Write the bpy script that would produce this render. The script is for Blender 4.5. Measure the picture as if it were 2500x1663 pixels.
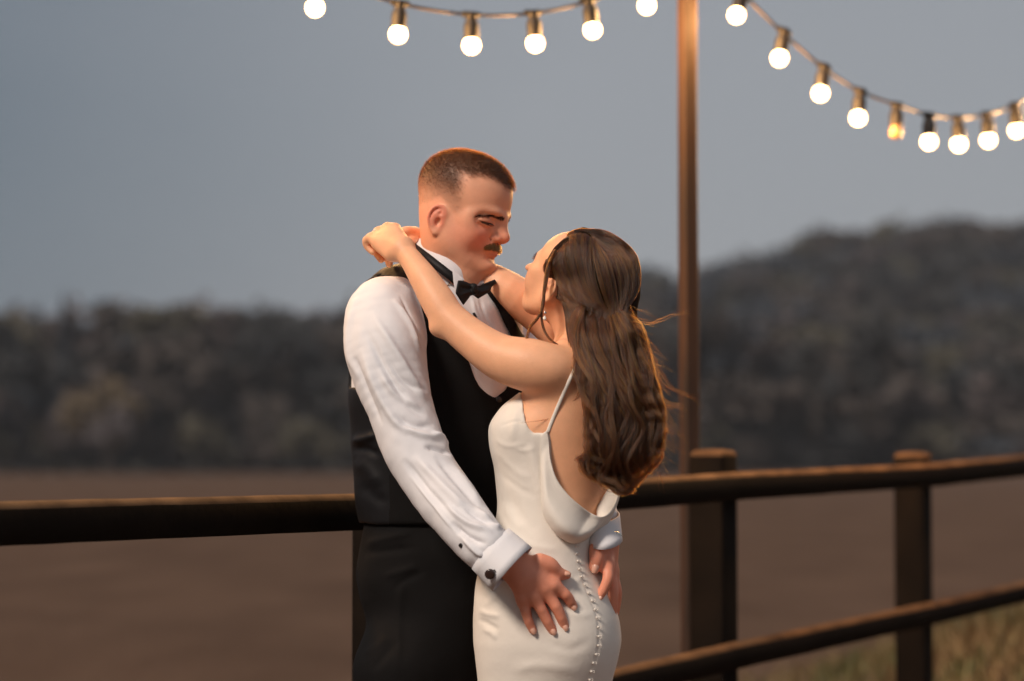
import bpy, bmesh, math, random
import numpy as np
from mathutils import Vector, Matrix, noise as mnoise

VS = 1.0                                   # 1 = full detail

# ------------------------------------------------------------------ scene, camera, sky, sun
SC = bpy.context.scene
COL = SC.collection
for o in list(bpy.data.objects):
    bpy.data.objects.remove(o, do_unlink=True)
SC.view_settings.view_transform = 'Standard'
SC.view_settings.look = 'None'
SC.view_settings.exposure = 0.0
SC.view_settings.gamma = 1.0
SC.view_settings.use_curve_mapping = False
SC.render.engine = 'CYCLES'
SC.cycles.max_bounces = 6
SC.cycles.diffuse_bounces = 3
SC.cycles.glossy_bounces = 3
SC.cycles.transmission_bounces = 4
SC.cycles.transparent_max_bounces = 12
SC.cycles.use_denoising = True
SC.cycles.caustics_reflective = False
SC.cycles.caustics_refractive = False

IMW, IMH = 2500.0, 1663.0                 # the photograph's own pixels, used to read positions off it
LENS, SENSOR = 85.0, 36.0
FPX = IMW * LENS / SENSOR
CAM = np.array((0.0, 0.0, 1.165))
PITCH = math.atan((1129 - IMH / 2) / FPX)
CF = np.array((0, math.cos(PITCH), math.sin(PITCH)))
CU = np.array((0, -math.sin(PITCH), math.cos(PITCH)))
def P(px, py, Y):
    """world point at world depth Y that the photograph shows at pixel (px, py)"""
    d = CF + np.array((1, 0, 0)) * ((px - IMW / 2) / FPX) + CU * ((IMH / 2 - py) / FPX)
    return CAM + d * (Y / d[1])
def proj(p):
    q = np.asarray(p) - CAM
    w = q @ CF
    return IMW / 2 + FPX * q[..., 0] / w, IMH / 2 - FPX * (q @ CU) / w, w
def M(px, Y): return px * Y / FPX         # a length of px pixels at depth Y in metres

cam_data = bpy.data.cameras.new('camera')
cam = bpy.data.objects.new('camera', cam_data)
COL.objects.link(cam)
cam.location = CAM
cam.rotation_euler = (math.pi / 2 + PITCH, 0, 0)
cam_data.lens = LENS; cam_data.sensor_width = SENSOR
cam_data.clip_start = 0.1; cam_data.clip_end = 5000
cam_data.dof.use_dof = True
cam_data.dof.focus_distance = 4.45
cam_data.dof.aperture_fstop = 2.2
cam_data.dof.aperture_blades = 0
SC.camera = cam

SUN_EL, SUN_AZ = math.radians(43), math.radians(-137)   # azimuth from +Y, towards +X: behind the camera and to its left
world = bpy.data.worlds.new('World'); SC.world = world
world.use_nodes = True
wt = world.node_tree; wt.nodes.clear()
def wn(t, **kw):
    n = wt.nodes.new(t)
    for k, v in kw.items(): setattr(n, k, v)
    return n
w_out = wn('ShaderNodeOutputWorld'); w_bg = wn('ShaderNodeBackground')
w_sky = wn('ShaderNodeTexSky', sky_type='NISHITA', sun_disc=False, sun_elevation=math.radians(6), sun_rotation=SUN_AZ)
w_co = wn('ShaderNodeTexCoord')
w_sep = wn('ShaderNodeSeparateXYZ')
w_map = wn('ShaderNodeMapping'); w_map.inputs['Scale'].default_value = (1.0, 1.0, 1.8); w_map.inputs['Location'].default_value = (.35, .2, .1)
w_nz = wn('ShaderNodeTexNoise'); w_nz.inputs['Scale'].default_value = 3.2; w_nz.inputs['Detail'].default_value = 3; w_nz.inputs['Roughness'].default_value = .45
w_rng = wn('ShaderNodeMapRange', interpolation_type='SMOOTHSTEP'); w_rng.inputs['From Min'].default_value = -.34; w_rng.inputs['From Max'].default_value = .06
w_add = wn('ShaderNodeMath', operation='MULTIPLY_ADD'); w_add.inputs[1].default_value = .55
w_sub = wn('ShaderNodeMath', operation='SUBTRACT'); w_sub.inputs[1].default_value = .28
w_ramp = wn('ShaderNodeValToRGB')
w_ramp.color_ramp.elements[0].position = .0; w_ramp.color_ramp.elements[0].color = (.120, .160, .210, 1)
w_ramp.color_ramp.elements[1].position = 1.0; w_ramp.color_ramp.elements[1].color = (.335, .352, .388, 1)
w_mul = wn('ShaderNodeMix', data_type='RGBA', blend_type='MULTIPLY'); w_mul.inputs['Factor'].default_value = 1
w_mul.inputs['B'].default_value = (.06, .06, .06, 1)
w_mix = wn('ShaderNodeMix', data_type='RGBA'); w_mix.inputs['Factor'].default_value = .88
wt.links.new(w_co.outputs['Generated'], w_map.inputs['Vector'])
wt.links.new(w_map.outputs['Vector'], w_nz.inputs['Vector'])
wt.links.new(w_co.outputs['Generated'], w_sep.inputs[0]); wt.links.new(w_sep.outputs['X'], w_rng.inputs['Value'])
wt.links.new(w_nz.outputs['Fac'], w_add.inputs[0]); wt.links.new(w_rng.outputs['Result'], w_add.inputs[2]); wt.links.new(w_add.outputs[0], w_sub.inputs[0])
wt.links.new(w_sub.outputs[0], w_ramp.inputs['Fac'])
wt.links.new(w_sky.outputs['Color'], w_mul.inputs['A'])
wt.links.new(w_mul.outputs['Result'], w_mix.inputs['A'])
wt.links.new(w_ramp.outputs['Color'], w_mix.inputs['B'])
wt.links.new(w_mix.outputs['Result'], w_bg.inputs['Color'])
wt.links.new(w_bg.outputs['Background'], w_out.inputs['Surface'])
w_bg.inputs['Strength'].default_value = 1.0

sun_data = bpy.data.lights.new('sun', 'SUN')
sun_data.energy = 3.2; sun_data.angle = math.radians(14); sun_data.color = (1.0, .86, .74)
sun = bpy.data.objects.new('sun', sun_data); COL.objects.link(sun)
sdir = Vector((math.sin(SUN_AZ) * math.cos(SUN_EL), math.cos(SUN_AZ) * math.cos(SUN_EL), math.sin(SUN_EL)))
sun.rotation_euler = sdir.to_track_quat('Z', 'Y').to_euler()

# ------------------------------------------------------------------ small helpers
def prop(o, label=None, cat=None, group=None, kind=None):
    if label: o['label'] = label
    if cat: o['category'] = cat
    if group: o['group'] = group
    if kind: o['kind'] = kind
    return o
def empty(name, loc=(0, 0, 0)):
    o = bpy.data.objects.new(name, None); COL.objects.link(o)
    o.location = loc; o.empty_display_size = .1
    bpy.context.view_layer.update()
    return o
def link(name, me, mat=None, parent=None, smooth=True):
    o = bpy.data.objects.new(name, me); COL.objects.link(o)
    if mat is not None and not me.materials: me.materials.append(mat)
    if smooth and len(me.polygons): me.polygons.foreach_set('use_smooth', np.ones(len(me.polygons), bool))
    if parent is not None:
        o.parent = parent
        o.matrix_parent_inverse = parent.matrix_world.inverted()
    return o
def mesh_np(name, V, F):
    """V (n,3), F (m,4) or (m,3) arrays -> mesh"""
    me = bpy.data.meshes.new(name)
    V = np.asarray(V, np.float32); F = np.asarray(F, np.int32)
    k = F.shape[1]
    me.vertices.add(len(V)); me.vertices.foreach_set('co', V.ravel())
    me.loops.add(F.size); me.loops.foreach_set('vertex_index', F.ravel())
    me.polygons.add(len(F))
    me.polygons.foreach_set('loop_start', np.arange(0, F.size, k, dtype=np.int32))
    me.polygons.foreach_set('loop_total', np.full(len(F), k, np.int32))
    me.update(calc_edges=True); me.validate()
    return me
def attr(me, name, vals):
    a = me.attributes.new(name, 'FLOAT', 'POINT'); a.data.foreach_set('value', np.asarray(vals, np.float32))

# materials ---------------------------------------------------------
def mat_new(name, base=(.5, .5, .5), rough=.6, **kw):
    m = bpy.data.materials.new(name); m.use_nodes = True
    b = m.node_tree.nodes['Principled BSDF']
    b.inputs['Base Color'].default_value = (*base, 1); b.inputs['Roughness'].default_value = rough
    for k, v in kw.items(): b.inputs[k].default_value = v
    return m, m.node_tree, b
def nn(nt, t, ins=None, **kw):
    n = nt.nodes.new(t)
    for k, v in kw.items(): setattr(n, k, v)
    for k, v in (ins or {}).items(): n.inputs[k].default_value = v
    return n
def noise_mat(name, c1, c2, scale=20, detail=5, rough=.7, bump=0.0, bscale=None, stretch=(1, 1, 1), coord='Object', pos=(.3, .7), **kw):
    m, nt, b = mat_new(name, c1, rough, **kw)
    tc = nn(nt, 'ShaderNodeTexCoord'); mp = nn(nt, 'ShaderNodeMapping', {'Scale': stretch})
    nz = nn(nt, 'ShaderNodeTexNoise', {'Scale': scale, 'Detail': detail})
    rp = nn(nt, 'ShaderNodeValToRGB')
    rp.color_ramp.elements[0].color = (*c1, 1); rp.color_ramp.elements[1].color = (*c2, 1)
    rp.color_ramp.elements[0].position, rp.color_ramp.elements[1].position = pos
    nt.links.new(tc.outputs[coord], mp.inputs['Vector']); nt.links.new(mp.outputs['Vector'], nz.inputs['Vector'])
    nt.links.new(nz.outputs['Fac'], rp.inputs['Fac']); nt.links.new(rp.outputs['Color'], b.inputs['Base Color'])
    if bump:
        n2 = nn(nt, 'ShaderNodeTexNoise', {'Scale': bscale or scale * 4, 'Detail': 4})
        bp = nn(nt, 'ShaderNodeBump', {'Strength': 1.0, 'Distance': bump})
        nt.links.new(mp.outputs['Vector'], n2.inputs['Vector']); nt.links.new(n2.outputs['Fac'], bp.inputs['Height'])
        nt.links.new(bp.outputs['Normal'], b.inputs['Normal'])
    return m

# ------------------------------------------------------------------ implicit modelling: distance primitives, smooth joins, surface nets
class Prim:
    __slots__ = ('f', 'lo', 'hi', 'op', 'k')
    def __init__(s, f, lo, hi, op='u', k=.01):
        s.f, s.lo, s.hi, s.op, s.k = f, np.asarray(lo, float), np.asarray(hi, float), op, k
def smin(a, b, k):
    if k <= 1e-6: return np.minimum(a, b)
    h = np.maximum(k - np.abs(a - b), 0) / k
    return np.minimum(a, b) - h * h * k * .25
def smax(a, b, k): return -smin(-a, -b, k)
class Frame:
    """local axes (columns of R) at O; p_local = (p-O) @ R"""
    def __init__(s, O, R, sc=1.0): s.O, s.R, s.sc = np.asarray(O, float), np.asarray(R, float), sc
    def loc(s, p): return (p - s.O) @ s.R / s.sc
    def w(s, q): return s.O + s.sc * (np.asarray(q, float) @ s.R.T)
WORLD = Frame((0, 0, 0), np.eye(3))
def box_of(pts, pad):
    pts = np.atleast_2d(pts); return pts.min(0) - pad, pts.max(0) + pad
def ell(fr, c, r, op='u', k=.01, rot=None):
    c = np.asarray(c, float); r = np.asarray(r, float) * np.ones(3); rot = np.eye(3) if rot is None else np.asarray(rot)
    rm = r.min(); ow = fr.w(c); W = (fr.R @ rot) / fr.sc
    def f(p):
        q = (p - ow) @ W
        x, y, z = q[..., 0] / r[0], q[..., 1] / r[1], q[..., 2] / r[2]
        k0 = np.sqrt(x * x + y * y + z * z); x /= r[0]; y /= r[1]; z /= r[2]; k1 = np.sqrt(x * x + y * y + z * z)
        d = np.where(k0 < .5, (k0 - 1) * rm, k0 * (k0 - 1) / np.maximum(k1, 1e-9))
        return d * fr.sc
    R = r.max() * fr.sc; o = fr.w(c)
    return Prim(f, o - R, o + R, op, k)
def chain(fr, pts, rad, op='u', k=.01, n=0, flat=None):
    """tube through pts with radii; n>0: smooth it with n samples per segment. flat=(dir, s): squash along dir"""
    pts = np.asarray(pts, float); rad = np.asarray(rad, float) * np.ones(len(pts))
    if n: pts, rad = crom(pts, n), crom(rad[:, None], n)[:, 0]
    wp = fr.w(pts); wr = rad * fr.sc
    if flat is not None:
        fd = np.asarray(flat[0], float); fd = fd / np.linalg.norm(fd); fs = 1 / flat[1] - 1
    A, B, ra, rb = wp[:-1], wp[1:], wr[:-1], wr[1:]
    BA = B - A; L = np.maximum((BA * BA).sum(1), 1e-12)
    mid = (A + B) / 2; half = np.sqrt(L) / 2 + np.maximum(ra, rb)
    def f(p):
        d = None
        if p.ndim == 4:
            c0 = p[8, 8, 8]; cr = np.linalg.norm(p[0, 0, 0] - c0)
            dist = np.linalg.norm(mid - c0, axis=1) - half - cr
            near = np.nonzero(dist < max(.05, k * 1.5 + .02))[0]
            if len(near) == 0: near = [int(np.argmin(dist))]
        else: near = range(len(A))
        x, y, z = p[..., 0], p[..., 1], p[..., 2]
        for i in near:
            ax, ay, az = x - A[i, 0], y - A[i, 1], z - A[i, 2]; bx, by, bz = BA[i]
            t = (ax * bx + ay * by + az * bz) / L[i]; np.clip(t, 0, 1, out=t)
            ax -= t * bx; ay -= t * by; az -= t * bz
            if flat is not None:
                g_ = (ax * fd[0] + ay * fd[1] + az * fd[2]) * fs; ax += g_ * fd[0]; ay += g_ * fd[1]; az += g_ * fd[2]
            e = np.sqrt(ax * ax + ay * ay + az * az) - (ra[i] + t * (rb[i] - ra[i]))
            d = e if d is None else np.minimum(d, e)
        return d
    lo, hi = box_of(wp, wr.max())
    return Prim(f, lo, hi, op, k)
def crom(P_, n):
    P_ = np.asarray(P_, float)
    if len(P_) < 3:
        t = np.linspace(0, 1, n + 1)[:, None]; return P_[0] + (P_[-1] - P_[0]) * t
    Q = np.vstack([2 * P_[0] - P_[1], P_, 2 * P_[-1] - P_[-2]])
    out = []
    for i in range(1, len(Q) - 2):
        t = (np.arange(n) / n)[:, None]
        a, b, c, d = Q[i - 1], Q[i], Q[i + 1], Q[i + 2]
        out.append(.5 * (2 * b + (c - a) * t + (2 * a - 5 * b + 4 * c - d) * t * t + (3 * b - a - 3 * c + d) * t ** 3))
    out.append(P_[-1:])
    return np.vstack(out)
def pchip(x, xk, yk):
    """smooth monotone-ish interpolation, vectorised"""
    xk = np.asarray(xk, float); yk = np.asarray(yk, float)
    h = np.diff(xk); dl = np.diff(yk) / h
    m = np.zeros_like(yk)
    for i in range(1, len(xk) - 1):
        if dl[i - 1] * dl[i] > 0:
            w1, w2 = 2 * h[i] + h[i - 1], h[i] + 2 * h[i - 1]
            m[i] = (w1 + w2) / (w1 / dl[i - 1] + w2 / dl[i])
    m[0], m[-1] = dl[0], dl[-1]
    x = np.clip(x, xk[0], xk[-1])
    i = np.clip(np.searchsorted(xk, x) - 1, 0, len(h) - 1)
    t = (x - xk[i]) / h[i]
    return ((1 + 2 * t) * (1 - t) ** 2 * yk[i] + t * (1 - t) ** 2 * h[i] * m[i] + t * t * (3 - 2 * t) * yk[i + 1] + t * t * (t - 1) * h[i] * m[i + 1])
def loft(rows, ang=0.0, op='u', k=.01, grow=0.0, power=2.0, cap=.02):
    """rows: (z, cx, cy, a, b[, ang_deg]) from low to high z; horizontal super-ellipse slices"""
    R = np.asarray(rows, float); R = R[np.argsort(R[:, 0])]
    zk = R[:, 0]
    angs = np.radians(R[:, 5]) if R.shape[1] > 5 else np.full(len(R), math.radians(ang))
    z0, z1 = zk[0] - grow, zk[-1] + grow
    def f(p):
        z = p[..., 2]
        cx, cy = pchip(z, zk, R[:, 1]), pchip(z, zk, R[:, 2])
        a, b = pchip(z, zk, R[:, 3]) + grow, pchip(z, zk, R[:, 4]) + grow
        th = pchip(z, zk, angs); c, s = np.cos(th), np.sin(th)
        dx, dy = p[..., 0] - cx, p[..., 1] - cy
        x = dx * c + dy * s; y = -dx * s + dy * c
        if power != 2.0:
            k0 = (np.abs(x / a) ** power + np.abs(y / b) ** power) ** (1 / power)
            g = np.sqrt(x * x + y * y) / np.maximum(k0, 1e-6)
            d = (k0 - 1) * g
        else:
            k0 = np.sqrt((x / a) ** 2 + (y / b) ** 2); k1 = np.sqrt((x / a ** 2) ** 2 + (y / b ** 2) ** 2)
            d = np.where(k0 < .4, (k0 - 1) * np.minimum(a, b), k0 * (k0 - 1) / np.maximum(k1, 1e-9))
        return smax(d, np.maximum(z0 - z, z - z1), cap)
    m = R[:, 3:5].max() + grow
    lo = np.array((R[:, 1].min() - m, R[:, 2].min() - m, z0)); hi = np.array((R[:, 1].max() + m, R[:, 2].max() + m, z1))
    return Prim(f, lo, hi, op, k)
def cutter(poly, Y0, Y1, op='s', k=.002, blo=(-3, 0, -1), bhi=(3, 9, 4)):
    """prism through an outline read off the photograph, between depths Y0 and Y1"""
    Q = np.asarray(poly, float); A, B = Q, np.roll(Q, -1, 0)
    def f(p):
        u, v, w = proj(p)
        d2 = np.full(u.shape, 1e18); s = np.zeros(u.shape, bool)
        for (ax, ay), (bx, by) in zip(A, B):
            ex, ey = bx - ax, by - ay
            wx, wy = u - ax, v - ay
            t = np.clip((wx * ex + wy * ey) / max(ex * ex + ey * ey, 1e-9), 0, 1)
            d2 = np.minimum(d2, (wx - t * ex) ** 2 + (wy - t * ey) ** 2)
            if ay != by:
                c = ((ay > v) != (by > v)) & (u < (bx - ax) * (v - ay) / (by - ay) + ax)
                s ^= c
        d = np.where(s, -1, 1) * np.sqrt(d2) * w / FPX
        return np.maximum(d, np.maximum(Y0 - p[..., 1], p[..., 1] - Y1))
    return Prim(f, blo, bhi, op, k)
def plane(pt, n, op='s', k=.002):
    """removes (op 's') the side the normal points to"""
    pt = np.asarray(pt, float); n = np.asarray(n, float); n = n / np.linalg.norm(n)
    return Prim(lambda p: -((p - pt) @ n), (-9,) * 3, (9,) * 3, op, k)
def sdf_eval(prims, p, lo=None, hi=None):
    d = np.full(p.shape[:-1], .2)
    if lo is None: lo, hi = p.reshape(-1, 3).min(0), p.reshape(-1, 3).max(0)
    for q in prims:
        m = q.k * 1.5 + .012
        if q.op != 'i' and (np.any(q.lo - m > hi) or np.any(q.hi + m < lo)): continue
        e = q.f(p)
        if q.op == 'u': d = smin(d, e, q.k)
        elif q.op == 's': d = smax(d, -e, q.k)
        else: d = smax(d, e, q.k)
    return d
def surface(prims, h, name, mat, parent=None, disp=None, smooth_it=1, link_it=True, N=16):
    """polygonise the zero level on a sparse block grid of cell size h (surface nets)"""
    h = h * VS
    U = [q for q in prims if q.op == 'u']
    lo = np.min([q.lo for q in U], 0) - .012; hi = np.max([q.hi for q in U], 0) + .012
    nb = np.ceil((hi - lo) / (h * N)).astype(int)
    dims = nb * N + 2
    stride = np.array((1, dims[0], dims[0] * dims[1]), np.int64)
    bi = np.stack(np.meshgrid(*[np.arange(n) for n in nb], indexing='ij'), -1).reshape(-1, 3)
    ctr = lo + (bi + .5) * N * h
    # coarse cull on block centres, in slabs so that primitive boxes still help
    keep = np.zeros(len(bi), bool)
    order = np.argsort(bi[:, 2] // 2, kind='stable')
    for ch in np.array_split(order, max(1, len(order) // 400)):
        keep[ch] = np.abs(sdf_eval(prims, ctr[ch])) < N * h * .87 * 1.25 + .006
    bi = bi[keep]
    g = np.stack(np.meshgrid(*[np.arange(N + 1)] * 3, indexing='ij'), -1)
    corners = np.array([(i, j, k) for i in (0, 1) for j in (0, 1) for k in (0, 1)])
    edges = [(a, b) for a in range(8) for b in range(a + 1, 8) if np.abs(corners[a] - corners[b]).sum() == 1]
    keys, verts, eds = [], [], []
    for b in bi:
        base = b * N
        p = lo + (base + g) * h
        D = sdf_eval(prims, p, lo + base * h, lo + (base + N) * h)
        S = D < 0
        if S.all() or not S.any(): continue
        cs = [S[c[0]:c[0] + N, c[1]:c[1] + N, c[2]:c[2] + N] for c in corners]
        tot = sum(c.astype(np.int8) for c in cs)
        act = np.argwhere((tot > 0) & (tot < 8))
        if len(act) == 0: continue
        dv = np.stack([D[act[:, 0] + c[0], act[:, 1] + c[1], act[:, 2] + c[2]] for c in corners], 1)
        acc = np.zeros((len(act), 3)); cnt = np.zeros(len(act))
        for a, c in edges:
            da, db = dv[:, a], dv[:, c]
            x = (da < 0) != (db < 0)
            t = np.where(x, da / np.where(x, da - db, 1), 0)
            acc += np.where(x[:, None], corners[a] + t[:, None] * (corners[c] - corners[a]), 0); cnt += x
        verts.append(lo + (base + act + acc / cnt[:, None]) * h)
        keys.append((base + act) @ stride)
        for ax in range(3):
            e = np.zeros(3, int); e[ax] = 1
            s0 = S[:N, :N, :N]; s1 = S[e[0]:e[0] + N, e[1]:e[1] + N, e[2]:e[2] + N]
            n = np.argwhere(s0 != s1)
            if len(n): eds.append(np.column_stack([(base + n) @ stride, np.full(len(n), ax), s0[n[:, 0], n[:, 1], n[:, 2]]]))
    keys = np.concatenate(keys); verts = np.concatenate(verts); eds = np.concatenate(eds)
    o = np.argsort(keys); keys, verts = keys[o], verts[o]
    quads = []
    for ax in range(3):
        E = eds[eds[:, 1] == ax]
        b1, b2 = stride[(ax + 1) % 3], stride[(ax + 2) % 3]
        ks = np.stack([E[:, 0] - b1 - b2, E[:, 0] - b2, E[:, 0], E[:, 0] - b1], 1)
        ix = np.searchsorted(keys, ks); ix = np.minimum(ix, len(keys) - 1)
        ok = (keys[ix] == ks).all(1)
        q = ix[ok]; fl = E[ok, 2] == 0
        q[fl] = q[fl][:, ::-1]
        quads.append(q)
    F = np.concatenate(quads)
    V = relax(verts, F, smooth_it)
    if disp is not None:
        N_ = vnormals(V, F); V = V + N_ * disp(V, N_)[:, None]
    if not link_it: return V, F
    me = mesh_np(name, V, F)
    return link(name, me, mat, parent)
def relax(V, F, it):
    for _ in range(it):
        a = np.concatenate([F[:, i] for i in range(4)] * 2); b = np.concatenate([F[:, (i + 1) % 4] for i in range(4)] + [F[:, (i - 1) % 4] for i in range(4)])
        n = np.bincount(a, minlength=len(V))
        avg = np.stack([np.bincount(a, V[b, c], len(V)) for c in range(3)], 1) / np.maximum(n, 1)[:, None]
        V = np.where((n > 0)[:, None], V * .45 + avg * .55, V)
    return V
def vnormals(V, F):
    n = np.cross(V[F[:, 2]] - V[F[:, 0]], V[F[:, 3]] - V[F[:, 1]]) if F.shape[1] == 4 else np.cross(V[F[:, 1]] - V[F[:, 0]], V[F[:, 2]] - V[F[:, 0]])
    N_ = np.zeros_like(V)
    for i in range(F.shape[1]):
        for c in range(3): N_[:, c] += np.bincount(F[:, i], n[:, c], len(V))
    return N_ / np.maximum(np.linalg.norm(N_, axis=1), 1e-12)[:, None]
def tube(path, rad, sides=8, closed=False, caps=True):
    """mesh arrays of a tube along a path"""
    path = np.asarray(path, float); n = len(path); rad = np.asarray(rad, float) * np.ones(n)
    T = np.gradient(path, axis=0)
    if closed: T = np.roll(path, -1, 0) - np.roll(path, 1, 0)
    T /= np.maximum(np.linalg.norm(T, axis=1), 1e-12)[:, None]
    ref = np.array((.31, .47, .83)); V = []
    a = np.cross(T[0], ref); a /= np.linalg.norm(a)
    for i in range(n):
        a = a - T[i] * (a @ T[i]); a /= np.linalg.norm(a); b = np.cross(T[i], a)
        th = np.arange(sides) * 2 * np.pi / sides
        V.append(path[i] + rad[i] * (np.cos(th)[:, None] * a + np.sin(th)[:, None] * b))
    V = np.concatenate(V); F = []
    for i in range(n if closed else n - 1):
        i2 = (i + 1) % n
        for j in range(sides):
            j2 = (j + 1) % sides
            F.append((i * sides + j, i * sides + j2, i2 * sides + j2, i2 * sides + j))
    if caps and not closed:
        for e, s in ((0, -1), (n - 1, 1)):
            c = len(V); V = np.vstack([V, path[e] + T[e] * s * rad[e] * .3])
            for j in range(sides):
                q = (e * sides + j, e * sides + (j + 1) % sides, c, c)
                F.append(q if s > 0 else q[::-1])
    return V, np.array(F)
def join(parts):
    V, F, o = [], [], 0
    for v, f in parts:
        V.append(v); F.append(np.asarray(f) + o); o += len(v)
    return np.concatenate(V), np.concatenate(F)
def mesh_poly(name, V, F):
    """like mesh_np but tolerant of degenerate quads (triangles written with a doubled corner)"""
    me = bpy.data.meshes.new(name)
    fs = []
    for f in np.asarray(F).tolist():
        g = [x for i, x in enumerate(f) if x != f[i - 1]]
        if len(g) > 2: fs.append(g)
    me.from_pydata(np.asarray(V).tolist(), [], fs); me.update()
    return me
def hair(name, strands, radius, mat, parent, tip=.25):
    """strands: list of (k,3) arrays, or one (n,k,3) array -> hair curves"""
    if isinstance(strands, np.ndarray): sizes = [strands.shape[1]] * len(strands); pts = strands.reshape(-1, 3)
    else: sizes = [len(s) for s in strands]; pts = np.concatenate(strands)
    cu = bpy.data.hair_curves.new(name); cu.add_curves(sizes)
    cu.attributes['position'].data.foreach_set('vector', np.asarray(pts, np.float32).ravel())
    rad = np.concatenate([np.interp(np.linspace(0, 1, n), (0, .15, .6, 1), (1, 1, .9, tip)) for n in sizes]) * radius
    a = cu.attributes.get('radius') or cu.attributes.new('radius', 'FLOAT', 'POINT')
    a.data.foreach_set('value', rad.astype(np.float32))
    cu.materials.append(mat)
    o = bpy.data.objects.new(name, cu); COL.objects.link(o)
    if parent is not None:
        o.parent = parent; o.matrix_parent_inverse = parent.matrix_world.inverted()
    return o
def hair_mat(name, mel, red, rough=.3, rand=.3):
    m = bpy.data.materials.new(name); m.use_nodes = True; nt = m.node_tree; nt.nodes.clear()
    out = nn(nt, 'ShaderNodeOutputMaterial')
    h = nn(nt, 'ShaderNodeBsdfHairPrincipled', parametrization='MELANIN')
    h.inputs['Melanin'].default_value = mel; h.inputs['Melanin Redness'].default_value = red
    h.inputs['Roughness'].default_value = rough; h.inputs['Random Color'].default_value = rand
    nt.links.new(h.outputs[0], out.inputs['Surface'])
    return m
def sample_surface(V, F, mask, n, rng):
    """n random points on the quads whose corner-mean mask passes a random test -> points, normals"""
    w = mask[F].mean(1); a = np.linalg.norm(np.cross(V[F[:, 2]] - V[F[:, 0]], V[F[:, 3]] - V[F[:, 1]]), axis=1) * w
    i = rng.choice(len(F), n, p=a / a.sum())
    u, v = rng.random((n, 1)), rng.random((n, 1))
    q = V[F[i]]
    p = (q[:, 0] * (1 - u) + q[:, 1] * u) * (1 - v) + (q[:, 3] * (1 - u) + q[:, 2] * u) * v
    N_ = vnormals(V, F)[F[i]].mean(1)
    return p, N_ / np.linalg.norm(N_, axis=1)[:, None]
def sstep(x, a, b):
    t = np.clip((x - a) / (b - a), 0, 1); return t * t * (3 - 2 * t)

def pl_dist(u, v, poly):
    """distance in px from points to an open polyline, and the parameter along it"""
    d2 = np.full(u.shape, 1e18); par = np.zeros(u.shape); n = len(poly) - 1
    for i in range(n):
        (ax, ay), (bx, by) = poly[i], poly[i + 1]
        ex, ey = bx - ax, by - ay
        t = np.clip(((u - ax) * ex + (v - ay) * ey) / max(ex * ex + ey * ey, 1e-9), 0, 1)
        e = (u - ax - t * ex) ** 2 + (v - ay - t * ey) ** 2
        b = e < d2; d2 = np.where(b, e, d2); par = np.where(b, (i + t) / n, par)
    return np.sqrt(d2), par
def folds(lst):
    """lst: (polyline px, half width px, height m); ridges (or, negative, creases) on the side that faces the camera"""
    def f(V, N_):
        u, v, w = proj(V); face = np.clip(-N_[:, 1] * 1.6 + .35, 0, 1); d = np.zeros(len(V))
        for poly, wd, amp in lst:
            e, t = pl_dist(u, v, crom(poly, 6) if len(poly) > 2 else poly)
            d += amp * np.exp(-(e / wd) ** 2) * np.interp(t, (0, .25, .75, 1), (.0, 1, 1, .0)) * face
        return d
    return f
def wob(V, seed, wl, amp, n=7, stretch=(1, 1, 1)):
    """smooth pseudo-random bumps of wavelength about wl"""
    r = np.random.default_rng(seed); d = np.zeros(len(V)); Q = V * np.asarray(stretch)
    for i in range(n):
        k_ = r.normal(0, 1, 3); k_ /= np.linalg.norm(k_); k_ *= 2 * np.pi / (wl * r.uniform(.7, 1.5))
        d += np.sin(Q @ k_ + r.uniform(0, 6.3) + 1.2 * np.sin(Q @ np.roll(k_, 1) * .6 + r.uniform(0, 6.3)))
    return d * amp / math.sqrt(n)
def ring_shell(rings, thick, n=48, a0=0.0, a1=2 * math.pi):
    """rings: (centre, axis1, axis2[, shape(theta)->scale]) -> arrays of a thin walled sleeve"""
    closed = abs(a1 - a0 - 2 * math.pi) < 1e-6
    th = np.linspace(a0, a1, n, endpoint=not closed)
    out, inn = [], []
    for r in rings:
        c, a, b = (np.asarray(x, float) for x in r[:3]); s = r[3](th)[:, None] if len(r) > 3 else 1.0
        d = (np.cos(th)[:, None] * a + np.sin(th)[:, None] * b) * s
        l = np.linalg.norm(d, axis=1)[:, None]
        out.append(c + d); inn.append(c + d * (1 - thick / l))
    k_ = len(rings); V = np.concatenate(out + inn[::-1]); R_ = 2 * k_; F = []
    for i in range(R_):
        i2 = (i + 1) % R_
        for j in range(n if closed else n - 1):
            j2 = (j + 1) % n
            F.append((i * n + j, i * n + j2, i2 * n + j2, i2 * n + j))
    return V, np.array(F)
def poly_solid(poly, Y0, thick, rnd=.002, slope=0.0, u0=0.0, k=.003):
    """pillowed plate with the given outline (px) at depth Y0, leaning in depth by slope (m per px)"""
    Q = [np.array(q, float) for q in poly]
    c = cutter(poly, -9, 9, 'u')
    def f(p):
        u, v, w = proj(p); d = c.f(p) + rnd; yy = np.abs(p[..., 1] - (Y0 + slope * (u - u0))) - thick / 2 + rnd
        return np.minimum(np.maximum(d, yy), 0) + np.sqrt(np.maximum(d, 0) ** 2 + np.maximum(yy, 0) ** 2) - rnd
    pts = np.array([P(q[0], q[1], Y0 + slope * (q[0] - u0) + s * thick / 2) for q in Q for s in (-1, 1)])
    return Prim(f, pts.min(0) - .003, pts.max(0) + .003, 'u', k)
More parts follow.
